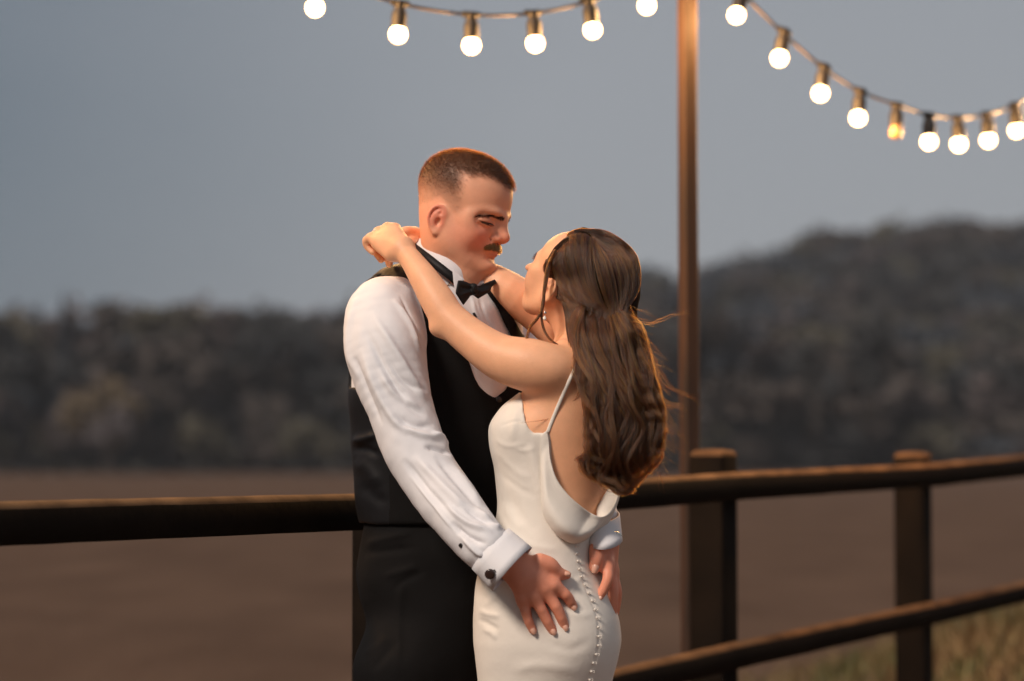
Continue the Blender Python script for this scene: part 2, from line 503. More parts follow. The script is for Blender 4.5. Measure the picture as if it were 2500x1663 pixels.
def disc(c, n, r, t, seg=20, dome=.3):
    """domed button arrays"""
    c = np.asarray(c, float); n = np.asarray(n, float); n = n / np.linalg.norm(n)
    a = np.cross(n, (0.1, .2, .97)); a /= np.linalg.norm(a); b = np.cross(n, a)
    th = np.arange(seg) * 2 * np.pi / seg; ring = np.cos(th)[:, None] * a + np.sin(th)[:, None] * b
    prof = [(0.0, -t), (1.0, -t), (1.0, t * .4), (.9, t), (.6, t * (1 + dome * .6)), (0.0, t * (1 + dome))]
    V = np.concatenate([c + ring * r * p[0] + n * p[1] for p in prof]); F = []
    for i in range(len(prof) - 1):
        for j in range(seg):
            F.append((i * seg + j, i * seg + (j + 1) % seg, (i + 1) * seg + (j + 1) % seg, (i + 1) * seg + j))
    return V, np.array(F)

# ------------------------------------------------------------------ skin, cloth and hair materials
def skin_mat(name, base, blush, lips, rough=.48, stubble=(.10, .075, .06), hairc=(.055, .030, .016)):
    m, nt, b = mat_new(name, base, rough)
    b.inputs['Subsurface Weight'].default_value = .12
    b.inputs['Subsurface Radius'].default_value = (1.0, .35, .2); b.inputs['Subsurface Scale'].default_value = .006
    b.inputs['Specular IOR Level'].default_value = .35
    tc = nn(nt, 'ShaderNodeTexCoord')
    n1 = nn(nt, 'ShaderNodeTexNoise', {'Scale': 38.0, 'Detail': 5.0, 'Roughness': .6})
    nt.links.new(tc.outputs['Object'], n1.inputs['Vector'])
    mx = nn(nt, 'ShaderNodeMix', data_type='RGBA'); mx.inputs['A'].default_value = (*[c * .84 for c in base], 1); mx.inputs['B'].default_value = (*[min(1, c * 1.10) for c in base], 1)
    nt.links.new(n1.outputs['Fac'], mx.inputs['Factor'])
    cur = mx.outputs['Result']
    for an, col in (('blush', blush), ('stubble', stubble), ('lip', lips), ('scalp', hairc)):
        at = nn(nt, 'ShaderNodeAttribute', attribute_name=an)
        m2 = nn(nt, 'ShaderNodeMix', data_type='RGBA'); m2.inputs['B'].default_value = (*col, 1)
        nt.links.new(at.outputs['Fac'], m2.inputs['Factor']); nt.links.new(cur, m2.inputs['A'])
        cur = m2.outputs['Result']
    nt.links.new(cur, b.inputs['Base Color'])
    n2 = nn(nt, 'ShaderNodeTexNoise', {'Scale': 420.0, 'Detail': 3.0})
    nt.links.new(tc.outputs['Object'], n2.inputs['Vector'])
    bp = nn(nt, 'ShaderNodeBump', {'Strength': .45, 'Distance': .0008})
    nt.links.new(n2.outputs['Fac'], bp.inputs['Height']); nt.links.new(bp.outputs['Normal'], b.inputs['Normal'])
    return m
SKIN_M = skin_mat('skin_man', (.81, .39, .238), (.77, .195, .125), (.55, .20, .16))
SKIN_W = skin_mat('skin_woman', (.89, .46, .262), (.62, .28, .19), (.56, .22, .18))
NAIL = mat_new('nail', (.74, .40, .285), .3)[0]
HAIR_M = hair_mat('short_brown_hair', .74, .3, .32, .25)
HAIR_BROW = hair_mat('dark_brow_hair', .93, .4, .35, .2)
HAIR_MST = hair_mat('moustache_hair', .29, .3, .4, .5)
HAIR_W = hair_mat('long_brown_hair', .60, 1.0, .38, .55)
EYE_WHITE = mat_new('eye_white', (.72, .66, .62), .15)[0]
EYE_DARK = mat_new('eye_iris', (.11, .075, .06), .15)[0]

def head_frame(px, py, Y, yaw, pitch, roll=0.0, sc=1.0):
    """yaw: turn of the face from the camera towards +X, pitch: nod down (degrees)"""
    y, p, r = map(math.radians, (yaw, pitch, roll))
    fh = np.array((math.sin(y), -math.cos(y), 0)); z = np.array((0, 0, 1.0))
    f = fh * math.cos(p) - z * math.sin(p); u = fh * math.sin(p) + z * math.cos(p)
    rt = np.cross(f, u)
    rt, u = rt * math.cos(r) + u * math.sin(r), u * math.cos(r) - rt * math.sin(r)
    return Frame(P(px, py, Y), np.stack([rt, f, u], 1), sc)

def ear(H, s, c, k=.003, sc=1.0, lay=0.0):
    """outer ear on side s (+1: the person's right) centred at c=(x,y,z)"""
    out = []
    def q(y, z, o=0.0):
        y, z = y * sc, z * sc
        return (s * (c[0] + .004 + (.012 - y) * .42 + o), c[1] + y - lay * z, c[2] + z)
    out.append(chain(H, [q(.004, .018, -.006), q(-.006, .010, -.008), q(-.006, -.006, -.008), q(.002, -.018, -.006)], [.009, .011, .011, .007], 'u', .008))
    out.append(ell(H, q(-.003, .003, -.005), (.006, .0165, .024), 'u', .006))
    out.append(chain(H, [q(.007, .001, -.003), q(.014, .015), q(.010, .026), q(-.002, .0315), q(-.013, .027), q(-.019, .015), q(-.0195, .001), q(-.015, -.011), q(-.008, -.020), q(.001, -.0265)],
                     np.array([.0022, .0027, .003, .0033, .0034, .0034, .0033, .0033, .0036, .005]) * sc, 'u', k, n=5))
    out.append(chain(H, [q(.005, -.0245, -.001), q(.008, -.018, -.002)], [.0052 * sc, .0038 * sc], 'u', .004))
    out.append(chain(H, [q(.001, .020, -.001), q(-.009, .012, .000), q(-.0105, -.002, .000), q(-.006, -.013, -.001)], [.0024, .003, .003, .0026], 'u', .003, n=4))
    out.append(chain(H, [q(.012, -.001, -.001), q(.011, -.008, -.001)], [.0035, .003], 'u', .003))
    out.append(ell(H, q(.003, -.003, .002), (.0075, .0075, .0105), 's', .004))
    out.append(ell(H, q(.003, .017, .004), (.004, .0045, .005), 's', .0025))
    return out

# ------------------------------------------------------------------ the man
MAN_LABEL = 'man in white dress shirt, black waistcoat and bow tie with cropped hair and moustache'
MH = head_frame(1131, 508, 4.60, 66, 18.5, 2, .905)
def man_head():
    H = MH; L = []
    L += [ell(H, (0, -.015, .036), (.0755, .098, .081)),
          ell(H, (0, .028, .036), (.064, .066, .066), k=.03),
          ell(H, (0, .030, -.025), (.0635, .060, .078), k=.03),
          ell(H, (0, -.024, -.02), (.062, .056, .068), k=.03)]
    for s in (1, -1):
        L += [chain(H, [(s * .054, -.004, -.050), (s * .051, .018, -.076), (s * .032, .058, -.096), (0, .076, -.103)], [.020, .022, .021, .020], k=.022, n=4),
              ell(H, (s * .044, .050, -.044), (.024, .031, .032), k=.022),      # cheek
              ell(H, (s * .048, .046, -.018), (.017, .020, .012), k=.018),      # cheekbone
              chain(H, [(s * .012, .094, .004), (s * .030, .091, .0070), (s * .046, .074, .0045), (s * .058, .050, -.004)], [.008, .0085, .008, .007], k=.014, n=4)]
    L += [ell(H, (0, .095, -.100), (.022, .018, .0175), k=.016),                  # chin
          ell(H, (0, .076, -.063), (.032, .026, .028), k=.022),                  # mouth mound
          ell(H, (0, .1035, -.082), (.022, .007, .0055), 's', .012)]              # fold under the lip
    for s in (1, -1): L += [ell(H, (s * .056, .090, -.012), (.014, .022, .016), 's', .016)]
    for s in (1, -1):
        L += [ell(H, (s * .034, .098, -0.0060), (.0175, .012, .0095), 's', .014),
              ell(H, (s * .0175, .100, -0.0100), (.008, .010, .011), 's', .012)]
    for s in (1, -1):
        L += [ell(H, (s * .0362, .0712, -.0100), (.0180, .0150, .0148), k=.005)]   # lidded eyeball
        L += [chain(H, [(s * .0170, .0820, -.0135), (s * .0295, .0868, -.0114), (s * .0415, .0842, -.0112), (s * .0565, .0685, -.0122)], .0020, k=.003, n=6),   # upper lid edge
              chain(H, [(s * .0185, .0808, -.0170), (s * .0300, .0850, -.0196), (s * .0420, .0822, -.0194), (s * .0550, .0680, -.0162)], .0019, k=.004, n=5),
              ell(H, (s * .0365, .0830, -.0157), (.0195, .0110, .0021), 's', .0012, rot=np.array(((s * .930, s * .367, 0), (-.367, .930, 0), (0, 0, 1))))]   # the slit
    # nose
    L += [chain(H, [(0, .088, .010), (0, .0920, .000), (0, .1015, -.016), (0, .1105, -.030)], [.0085, .0075, .0085, .0095], k=.011, n=4),
          chain(H, [(0, .086, -.005), (0, .094, -.030)], [.0135, .0150], k=.016),
          ell(H, (0, .1130, -.0335), (.0100, .0105, .0098), k=.006),
          chain(H, [(0, .110, -.041), (0, .096, -.047)], [.0055, .006], k=.006)]
    for s in (1, -1):
        L += [ell(H, (s * .0140, .1005, -.0385), (.0078, .0125, .0090), k=.004),
              ell(H, (s * .0070, .1050, -.0475), (.0042, .0068, .0042), 's', .003),
              chain(H, [(s * .0240, .0935, -.034), (s * .0245, .0915, -.041), (s * .020, .092, -.0475)], .0015, 's', .004, n=4)]
    # mouth
    L += [chain(H, [(-.027, .084, -.0655), (-.014, .0970, -.0620), (0, .1015, -.0605), (.014, .0970, -.0620), (.027, .084, -.0655)], [.003, .0055, .006, .0055, .003], k=.008, n=5),
          chain(H, [(-.023, .084, -.0690), (-.012, .0950, -.0725), (0, .0985, -.0735), (.012, .0950, -.0725), (.023, .084, -.0690)], [.003, .0058, .0066, .0058, .003], k=.005, n=5),
          chain(H, [(-.027, .0885, -.0662), (-.014, .1025, -.0672), (0, .1075, -.0670), (.014, .1025, -.0672), (.027, .0885, -.0662)], [.0005, .0014, .0014, .0014, .0005], 's', .0022, n=5)]
    for s in (1, -1):
        L += [chain(H, [(s * .026, .086, -.043), (s * .034, .080, -.056), (s * .037, .073, -.068)], .0010, 's', .006, n=4)]
    for s in (1, -1): L += ear(H, s, (.0700, -.010, -.041), sc=.96)
    return L
def man_neck():
    return [chain(WORLD, [MH.w((0, -.016, -.030)), MH.w((0, -.006, -.078)), P(1098, 655, 4.62), P(1078, 730, 4.64)], [.054, .054, .056, .066], k=.03, n=4),
            chain(WORLD, [MH.w((0, .052, -.090)), P(1128, 680, 4.585), P(1118, 715, 4.59)], [.020, .033, .036], k=.026, n=3)]
man = None
def man_masks(V):
    q = MH.loc(V); x, y, z = q[:, 0], q[:, 1], q[:, 2]; ax = np.abs(x)
    head = ((np.abs(q) < .2).all(1)) & (z > -.16)
    lip = np.maximum(np.exp(-((z + .0735) / .0056) ** 2 - (x / .0195) ** 4), np.exp(-((z + .0615) / .0035) ** 2 - (x / .021) ** 4)) * sstep(y, .076, .084) * head
    blush = (np.exp(-((ax - .046) / .026) ** 2 - ((z + .050) / .030) ** 2) * sstep(y, -.01, .04) * 1.0 + np.exp(-(x / .016) ** 2 - ((z + .034) / .016) ** 2) * sstep(y, .09, .108) * .55
             + sstep(ax, .076, .080) * sstep(-np.abs(z + .022), -.05, -.02) * (y < .02) * .8) * head
    stub = (sstep(-z, .062, .085) * sstep(y, -.01, .05) * .14) * head
    # hair line: front edge over the brow, receding bay, temple corner, straight sideburn edge, faded neck line
    ang = np.degrees(np.arctan2(ax, y + .01))
    line = np.interp(ang, (0, 8, 18, 28, 40, 52, 60, 180), (.063, .065, .072, .077, .077, .073, .069, .069))
    low = np.interp(ang, (40, 66, 76, 90, 100, 125, 150, 180), (-.022, -.020, -.010, .000, .004, -.016, -.026, -.028))
    side = sstep(.034 - (y + .364 * z), -.012, .022) * sstep(z - low, -.004, .012) * sstep(ax + (y < -.03) * 1.0, .03, .04)
    scalp = np.maximum(sstep(z - line, -.009, .012), side)
    fade = np.where(ang > 50, sstep(z, -.01, .060), sstep(z, .060, .080))
    return dict(lip=np.clip(lip, 0, 1) * .8, blush=np.clip(blush, 0, 1) * .7, stubble=np.clip(stub, 0, 1), scalp=np.clip(scalp * (.20 + .62 * fade), 0, 1) * head), scalp * head, fade, ang
def strand_set(p, n, d, length, rng, k=4, curl=0.0, jit=.3):
    """short hairs growing from p along mix of normal n and direction d"""
    N_ = len(p)
    dirs = n * (1 - d[1]) + d[0] * d[1] + rng.normal(0, jit, (N_, 3))
    dirs /= np.linalg.norm(dirs, axis=1)[:, None]
    t = np.linspace(0, 1, k)[None, :, None]
    L_ = (length * np.ones(N_))[:, None, None]
    S = p[:, None, :] + dirs[:, None, :] * t * L_
    if curl: S = S + (d[0] if np.ndim(d[0]) > 1 else np.broadcast_to(d[0], (N_, 3)))[:, None, :] * (t ** 2) * L_ * curl
    return S
def build_man_skin():
    global man
    body = man_head() + man_neck() + man_hands() + man_arm_skin()
    V, F = surface(body, .0021, 'body', None, link_it=False, smooth_it=1)
    me = mesh_np('body', V, F)
    A, scalp, fade, ang = man_masks(V)
    u_, v_, w_ = proj(V); A['blush'] = np.maximum(A['blush'], .42 * sstep(v_, 1250, 1340) * (u_ > 1180))
    for k_, v in A.items(): attr(me, k_, v)
    b = link('body', me, SKIN_M, man)
    rng = np.random.default_rng(4)
    for pts, rad in NEAR_FINGERS:
        t0, t1 = np.array(pts[-2]), np.array(pts[-1]); c = t1 + (t1 - t0) / np.linalg.norm(t1 - t0) * 2.5; Yn = raycast(body, c[0], c[1]) or 4.27
        nail('fingernail', c, c + (t1 - t0), Yn - .0004, .0062, man)
    for c, e, sz in (((1383, 1402), (1390, 1403), .0066), ((1453, 1389), (1452, 1396), .0085), ((1465, 1462), (1462, 1468), .0052)):
        Yn = raycast(body, *c) or 4.34; nail('fingernail', np.array(c, float), np.array(e, float), Yn - .0004, sz, man)
    # cropped hair, longer on top
    p, n = sample_surface(V, F, scalp * (.35 + .65 * fade), int(26000 / VS), rng)
    q = MH.loc(p); f = sstep(q[:, 2], .005, .080)
    g = MH.R[:, 1] * .6 - MH.R[:, 2] * .15
    hair('hair', strand_set(p - n * .0005, n, (g, .45), .0022 + .0062 * f * (.75 + .5 * rng.random(len(p))), rng, 4, .2, .22), .00011, HAIR_M, man)
    # eyebrows and moustache
    q = MH.loc(V); ax = np.abs(q[:, 0]); lat = MH.R[:, 0]
    zc = np.interp(ax, (.012, .022, .036, .050, .064), (.0010, .0024, .0024, -.0014, -.0105)); wd = np.interp(ax, (.011, .015, .044, .062, .065), (.0016, .0025, .0022, .0009, 0))
    for s in (1, -1):
        mk = ((np.abs(q[:, 2] - zc) < wd) & (q[:, 0] * s > .011) & (ax < .065) & (q[:, 1] > .03)).astype(float)
        p, n = sample_surface(V, F, mk, 640, rng); t = np.clip((np.abs(MH.loc(p)[:, 0]) - .009) / .047, 0, 1)[:, None]
        d = lat * s * (.45 + .6 * t) + MH.R[:, 2] * (.75 - 1.15 * t) - MH.R[:, 1] * .45 * t; d /= np.linalg.norm(d, axis=1)[:, None]
        hair('eyebrow', strand_set(p, n, (d, .8), .0056 - .002 * t[:, 0], rng, 4, .3, .10), .00015, HAIR_BROW, man)
    zu = np.interp(ax, (0, .004, .014, .024, .032), (-.0505, -.0490, -.0500, -.0545, -.0605)); zl = np.interp(ax, (0, .02, .032), (-.0590, -.0605, -.0655))
    mk = ((q[:, 2] < zu) & (q[:, 2] > zl) & (ax < .032) & (q[:, 1] > .05)).astype(float)
    p, n = sample_surface(V, F, mk, 3600, rng); l = MH.loc(p); sg = np.sign(l[:, 0])[:, None]; t = np.clip(np.abs(l[:, 0]) / .032, 0, 1)[:, None]
    d = lat * sg * (.2 + .75 * t) - MH.R[:, 2] * 1.0 + MH.R[:, 1] * .25; d /= np.linalg.norm(d, axis=1)[:, None]
    hair('moustache', strand_set(p, n, (d, .80), .0046 + .003 * rng.random(len(p)), rng, 5, .25, .15), .00016, HAIR_MST, man)
    for s in (1, -1):
        eb, ef = surface([ell(MH, (s * .0360, .0705, -.0150), (.0165, .0138, .0085))], .0014, 'eye', None, link_it=False)
        link('eye', mesh_np('eye', eb, ef), EYE_DARK, man)
    for s in (1, -1):      # lashes
        path = crom([(s * .0180, .0835, -.0140), (s * .0300, .0888, -.0128), (s * .0420, .0860, -.0126), (s * .0560, .0700, -.0130)], 26)
        dr = np.stack([s * np.linspace(-.2, .9, len(path)), np.linspace(1, .6, len(path)), np.full(len(path), -.55)], 1)
        S = path[:, None] + dr[:, None] * np.linspace(0, 1, 4)[None, :, None] * .0068
        S[:, 2:, 2] += .0009
        hair('eyelash', MH.w(S.reshape(-1, 3)).reshape(S.shape), .00022, HAIR_BROW, man)
    return b
def snap(S, body, lift, root_only=False):
    """move strands given in head space onto the modelled skin; returns world points"""
    Wd = MH.w(S.reshape(-1, 3)).reshape(S.shape)
    for _ in range(3):
        pts = Wd[:, 0] if root_only else Wd.reshape(-1, 3)
        d = sdf_eval(body, pts); e = 1e-3
        G = np.stack([sdf_eval(body, pts + np.eye(3)[i] * e) - d for i in range(3)], 1) / e
        G /= np.maximum(np.linalg.norm(G, axis=1), 1e-6)[:, None]
        mv = -(d - lift)[:, None] * G
        if root_only: Wd = Wd + mv[:, None, :]
        else: Wd = Wd + mv.reshape(Wd.shape)
    return Wd

# ------------------------------------------------------------------ body sections of both figures, read row by row
def row(py, L, R, Yc, b):
    a = P((L + R) / 2, py, Yc); return (a[2], a[0], Yc, M((R - L) / 2, Yc), b)
TM = 4.665
MAN_TORSO = [row(1300, 880, 1240, TM, .125), row(1221, 868, 1255, TM, .130), row(1173, 866, 1262, TM, .132), row(1125, 862, 1272, TM, .134), row(1076, 857, 1280, TM, .136),
             row(1010, 853, 1285, TM, .138), row(930, 850, 1290, TM, .140), row(850, 851, 1290, TM, .140), row(780, 850, 1283, TM, .138), row(725, 863, 1275, TM, .125),
             row(700, 880, 1260, TM, .112), row(675, 910, 1238, TM, .098), row(655, 942, 1213, TM, .085), row(640, 972, 1185, TM, .07)]
def ext(rows, z, L, R, Y, b): return (z, P((L + R) / 2, 1663, Y)[0], Y, M((R - L) / 2, Y), b)
MAN_HIPS = [ext(0, .55, 905, 1190, TM, .085), row(1663, 893, 1205, TM, .112), row(1613, 892, 1215, TM, .116), row(1569, 900, 1225, TM, .12), row(1519, 897, 1232, TM, .124), row(1451, 876, 1240, TM, .128),
            row(1407, 868, 1243, TM, .13), row(1342, 877, 1243, TM, .128), row(1286, 886, 1240, TM, .123), row(1240, 890, 1238, TM, .12)]
TW = 4.43
WOM_TORSO = [row(1663, 1171, 1487, TW, .125), row(1600, 1164, 1496, TW, .132), row(1560, 1160, 1503, TW, .134), row(1520, 1160, 1500, TW, .133), row(1450, 1164, 1484, TW, .126), row(1400, 1172, 1470, TW, .118),
             row(1350, 1190, 1456, TW, .108), row(1300, 1207, 1456, TW, .099), row(1260, 1216, 1466, TW, .096), row(1210, 1218, 1482, TW, .097), row(1160, 1213, 1490, TW, .100), row(1100, 1204, 1496, TW, .104),
             row(1050, 1202, 1497, TW, .107), row(1000, 1232, 1504, TW, .106), row(960, 1272, 1508, TW, .104), row(910, 1315, 1508, TW, .098), row(870, 1350, 1500, TW, .082), row(845, 1378, 1482, TW, .06)]
WOM_SKIRT = [ext(0, .02, 1120, 1560, TW, .20), ext(0, .25, 1165, 1500, TW, .15), ext(0, .48, 1185, 1475, TW, .115)] + WOM_TORSO
def raycast(prims, px, py, Y0=3.9, Y1=5.2, n=260):
    """depth at which the ray through (px,py) first enters the solid"""
    Ys = np.linspace(Y0, Y1, n); pts = np.stack([P(px, py, y) for y in Ys])
    d = sdf_eval(prims, pts); i = np.argmax(d < 0)
    if d[i] >= 0: return None
    if i == 0: return Y0
    t = d[i - 1] / (d[i - 1] - d[i]); return Ys[i - 1] + t * (Ys[i] - Ys[i - 1])
DRESS_BODY = [loft(WOM_SKIRT, k=.01, grow=.004, power=2.15)]
def on_dress(pts, lift=0.0, fallback=4.42):
    out = []
    for (x, y) in pts:
        Yd = raycast(DRESS_BODY, x, y); out.append((fallback if Yd is None else Yd) - lift)
    return np.array(out)
def fingers(spec, lifts=None):
    """spec: list of (points px, radii px, depths) -> chains"""
    L = []
    for pts, rad, Ys in spec:
        w = np.array([P(x, y, Y) for (x, y), Y in zip(pts, Ys)])
        r = np.array([M(a, Y) for a, Y in zip(rad, Ys)])
        L.append(chain(WORLD, w, r, k=.004, n=4))
    return L
NEAR_FINGERS = [([(1350, 1430), (1381, 1453), (1393, 1470), (1400, 1481)], (15.5, 14, 12.5, 10.5)),
                ([(1329, 1438), (1357, 1481), (1371, 1510), (1380, 1531)], (16, 14.5, 13, 11)),
                ([(1303, 1456), (1322, 1489), (1337, 1518), (1350, 1541)], (15.5, 14, 13, 11)),
                ([(1277, 1462), (1283, 1491), (1291, 1518), (1301, 1539)], (14, 13, 11.5, 10))]
FAR_FINGERS = [([(1481, 1378), (1484, 1410), (1474, 1438), (1463, 1458)], (15, 13.5, 12, 10), (4.366, 4.352, 4.350, 4.350)),
               ([(1489, 1388), (1497, 1438), (1497, 1474), (1495, 1502)], (15, 13, 12, 10), (4.395, 4.380, 4.380, 4.384)),
               ([(1492, 1392), (1506, 1438), (1506, 1470), (1502, 1496)], (13, 12, 11, 9.5), (4.425, 4.415, 4.418, 4.422))]
def man_hands():
    L = []
    # right hand, spread on her hip
    cen = []
    for pts, rad in NEAR_FINGERS:
        Yd = on_dress(pts); lift = np.array([.020, .016, .010, .005])
        cen.append((pts, rad, Yd - lift))
    L += fingers(cen)
    wrist = P(1262, 1384, on_dress([(1262, 1384)])[0] - .030)
    cuffp = P(1225, 1360, on_dress([(1250, 1370)])[0] - .036)
    kn = [P(*c[0][0], c[2][0]) for c in cen]
    L = [chain(WORLD, [cuffp, wrist], [.031, .029], k=.02, flat=((0, 1, 0), .75))] + L
    for i, k_ in enumerate(kn):
        L.append(chain(WORLD, [wrist + (k_ - wrist) * .1, (wrist + k_) / 2 + (0, -.004, 0), k_], [.021, .0175, .0115 if i < 3 else .0105], k=.014, n=3))
    for i in range(3): L.append(chain(WORLD, [wrist + (kn[i] - wrist) * .55, kn[i] * .5 + kn[i + 1] * .5 - (kn[i] - wrist) * .12], [.013, .010], k=.012))
    for k_ in kn:
        L.append(ell(WORLD, k_ + (0, -.0065, 0), (.0075,) * 3, k=.006))
        L.append(chain(WORLD, [wrist * .55 + k_ * .45 + (0, -.0150, 0), wrist * .2 + k_ * .8 + (0, -.0115, 0), k_ + (0, -.0095, 0)], [.0022, .0026, .0030], k=.007, n=2))
    for pts, rad, Yd in cen:      # the middle joints
        for j_ in (1, 2): L.append(ell(WORLD, P(*pts[j_], Yd[j_] - M(rad[j_], 4.27) * .38), (.0072 - .0012 * j_,) * 3, k=.005))
    tp = [(1318, 1374), (1341, 1381), (1358, 1394), (1369, 1402), (1384, 1404)]
    Yd = on_dress(tp) - np.array([.026, .022, .017, .013, .010])
    L += [chain(WORLD, [P(x, y, Y) for (x, y), Y in zip(tp, Yd)], [.017, .0155, .0118, .0108, .0078], k=.010, n=4)]
    # left hand at the small of her back
    L += fingers(FAR_FINGERS)
    w2 = P(1471, 1322, 4.405); w1 = P(1464, 1285, 4.435)
    L.append(chain(WORLD, [w1, w2], [.023, .0225], k=.02))
    for (x, y), Y in (((1481, 1378), 4.372), ((1489, 1388), 4.400), ((1492, 1392), 4.425)):
        L.append(chain(WORLD, [w2, P(x, y, Y)], [.0245, .0130], k=.014))
    L.append(chain(WORLD, [P(1467, 1322, 4.385), P(1459, 1340, 4.362), P(1456, 1364, 4.352), P(1453, 1384, 4.352)], [.018, .0155, .0130, .0110], k=.010, n=4))
    return L
def man_arm_skin():
    """arms and trunk under the clothes, so that the body is one surface"""
    near = [(P(*a, Y), .022) for a, r, Y in SLEEVE_PX[:-1]] + [(P(1225, 1360, 4.280), .028)]
    far = [(P(*a, Y), .021) for a, r, Y in FAR_SLEEVE[:-1]] + [(P(1464, 1285, 4.435), .022)]
    return [chain(WORLD, [P(1078, 730, 4.64), P(1080, 790, 4.66)], [.06, .05], k=.03),
            chain(WORLD, [P(1075, 790, 4.66)] + [q for q, r in near], [.035] + [r for q, r in near], k=.02, n=2),
            chain(WORLD, [P(1090, 790, 4.66)] + [q for q, r in far], [.035] + [r for q, r in far], k=.02, n=2)]
def nail(name, a, b, Yn, size, parent, up=(0, -1, 0)):
    """finger nail: small curved plate near point a (px), lengthwise towards b (px)"""
    c = P(*a, Yn); t = P(*b, Yn) - c; t /= np.linalg.norm(t)
    n = np.asarray(up, float); n = n - t * (n @ t); n /= np.linalg.norm(n); s = np.cross(t, n)
    V, F = [], []
    for i, u in enumerate(np.linspace(-1, 1, 6)):
        for j, v in enumerate(np.linspace(-1, 1, 7)):
            w_ = size * .72 * (1 - .18 * max(0, u) ** 2)
            V.append(c + t * u * size * .9 + s * v * w_ + n * (size * .45 * (1 - v * v) - size * .22 * u * u))
    for i in range(5):
        for j in range(6):
            q = i * 7 + j; F.append((q, q + 1, q + 8, q + 7))
    return link(name, mesh_np(name, np.array(V), np.array(F)), NAIL, parent)

# ------------------------------------------------------------------ the man's clothes
def cloth_mat(name, base, rough, weave=2400, bump=.00015, sheen=0.0, var=.06, spec=.3):
    m, nt, b = mat_new(name, base, rough)
    b.inputs['Specular IOR Level'].default_value = spec
    if sheen: b.inputs['Sheen Weight'].default_value = sheen; b.inputs['Sheen Roughness'].default_value = .4
    tc = nn(nt, 'ShaderNodeTexCoord')
    n1 = nn(nt, 'ShaderNodeTexNoise', {'Scale': 14.0, 'Detail': 4.0}); nt.links.new(tc.outputs['Object'], n1.inputs['Vector'])
    mx = nn(nt, 'ShaderNodeMix', data_type='RGBA')
    mx.inputs['A'].default_value = (*[c * (1 - var) for c in base], 1); mx.inputs['B'].default_value = (*[min(1, c * (1 + var)) for c in base], 1)
    nt.links.new(n1.outputs['Fac'], mx.inputs['Factor']); nt.links.new(mx.outputs['Result'], b.inputs['Base Color'])
    n2 = nn(nt, 'ShaderNodeTexNoise', {'Scale': weave, 'Detail': 2.0}); nt.links.new(tc.outputs['Object'], n2.inputs['Vector'])
    n3 = nn(nt, 'ShaderNodeTexNoise', {'Scale': 60.0, 'Detail': 3.0}); nt.links.new(tc.outputs['Object'], n3.inputs['Vector'])
    ad = nn(nt, 'ShaderNodeMath', operation='MULTIPLY_ADD'); ad.inputs[1].default_value = 3.0
    nt.links.new(n3.outputs['Fac'], ad.inputs[0]); nt.links.new(n2.outputs['Fac'], ad.inputs[2])
    bp = nn(nt, 'ShaderNodeBump', {'Strength': .8, 'Distance': bump})
    nt.links.new(ad.outputs[0], bp.inputs['Height']); nt.links.new(bp.outputs['Normal'], b.inputs['Normal'])
    return m
SHIRT = cloth_mat('white_cotton', (.74, .725, .74), .75, bump=.0002, var=.02)
WOOL = cloth_mat('black_wool', (.0075, .0068, .0068), .85, bump=.0003, spec=.12, var=.15)
SATIN = cloth_mat('black_satin_back', (.010, .010, .0115), .5, bump=.0002, spec=.18)
VELVET = cloth_mat('bow_tie_cloth', (.008, .0075, .008), .55, bump=.0002, spec=.25)
DRESS = cloth_mat('ivory_crepe', (.80, .735, .655), .75, bump=.0003, var=.03, spec=.15)
BLACK_PL = mat_new('black_button', (.012, .010, .010), .25)[0]
LINK_M = mat_new('cufflink_enamel', (.035, .018, .014), .2)[0]
METAL = mat_new('steel', (.62, .58, .52), .25, Metallic=1.0)[0]
PEARL = mat_new('pearl', (.82, .78, .72), .18)[0]
SILVER = mat_new('silver', (.75, .73, .70), .2, Metallic=1.0)[0]

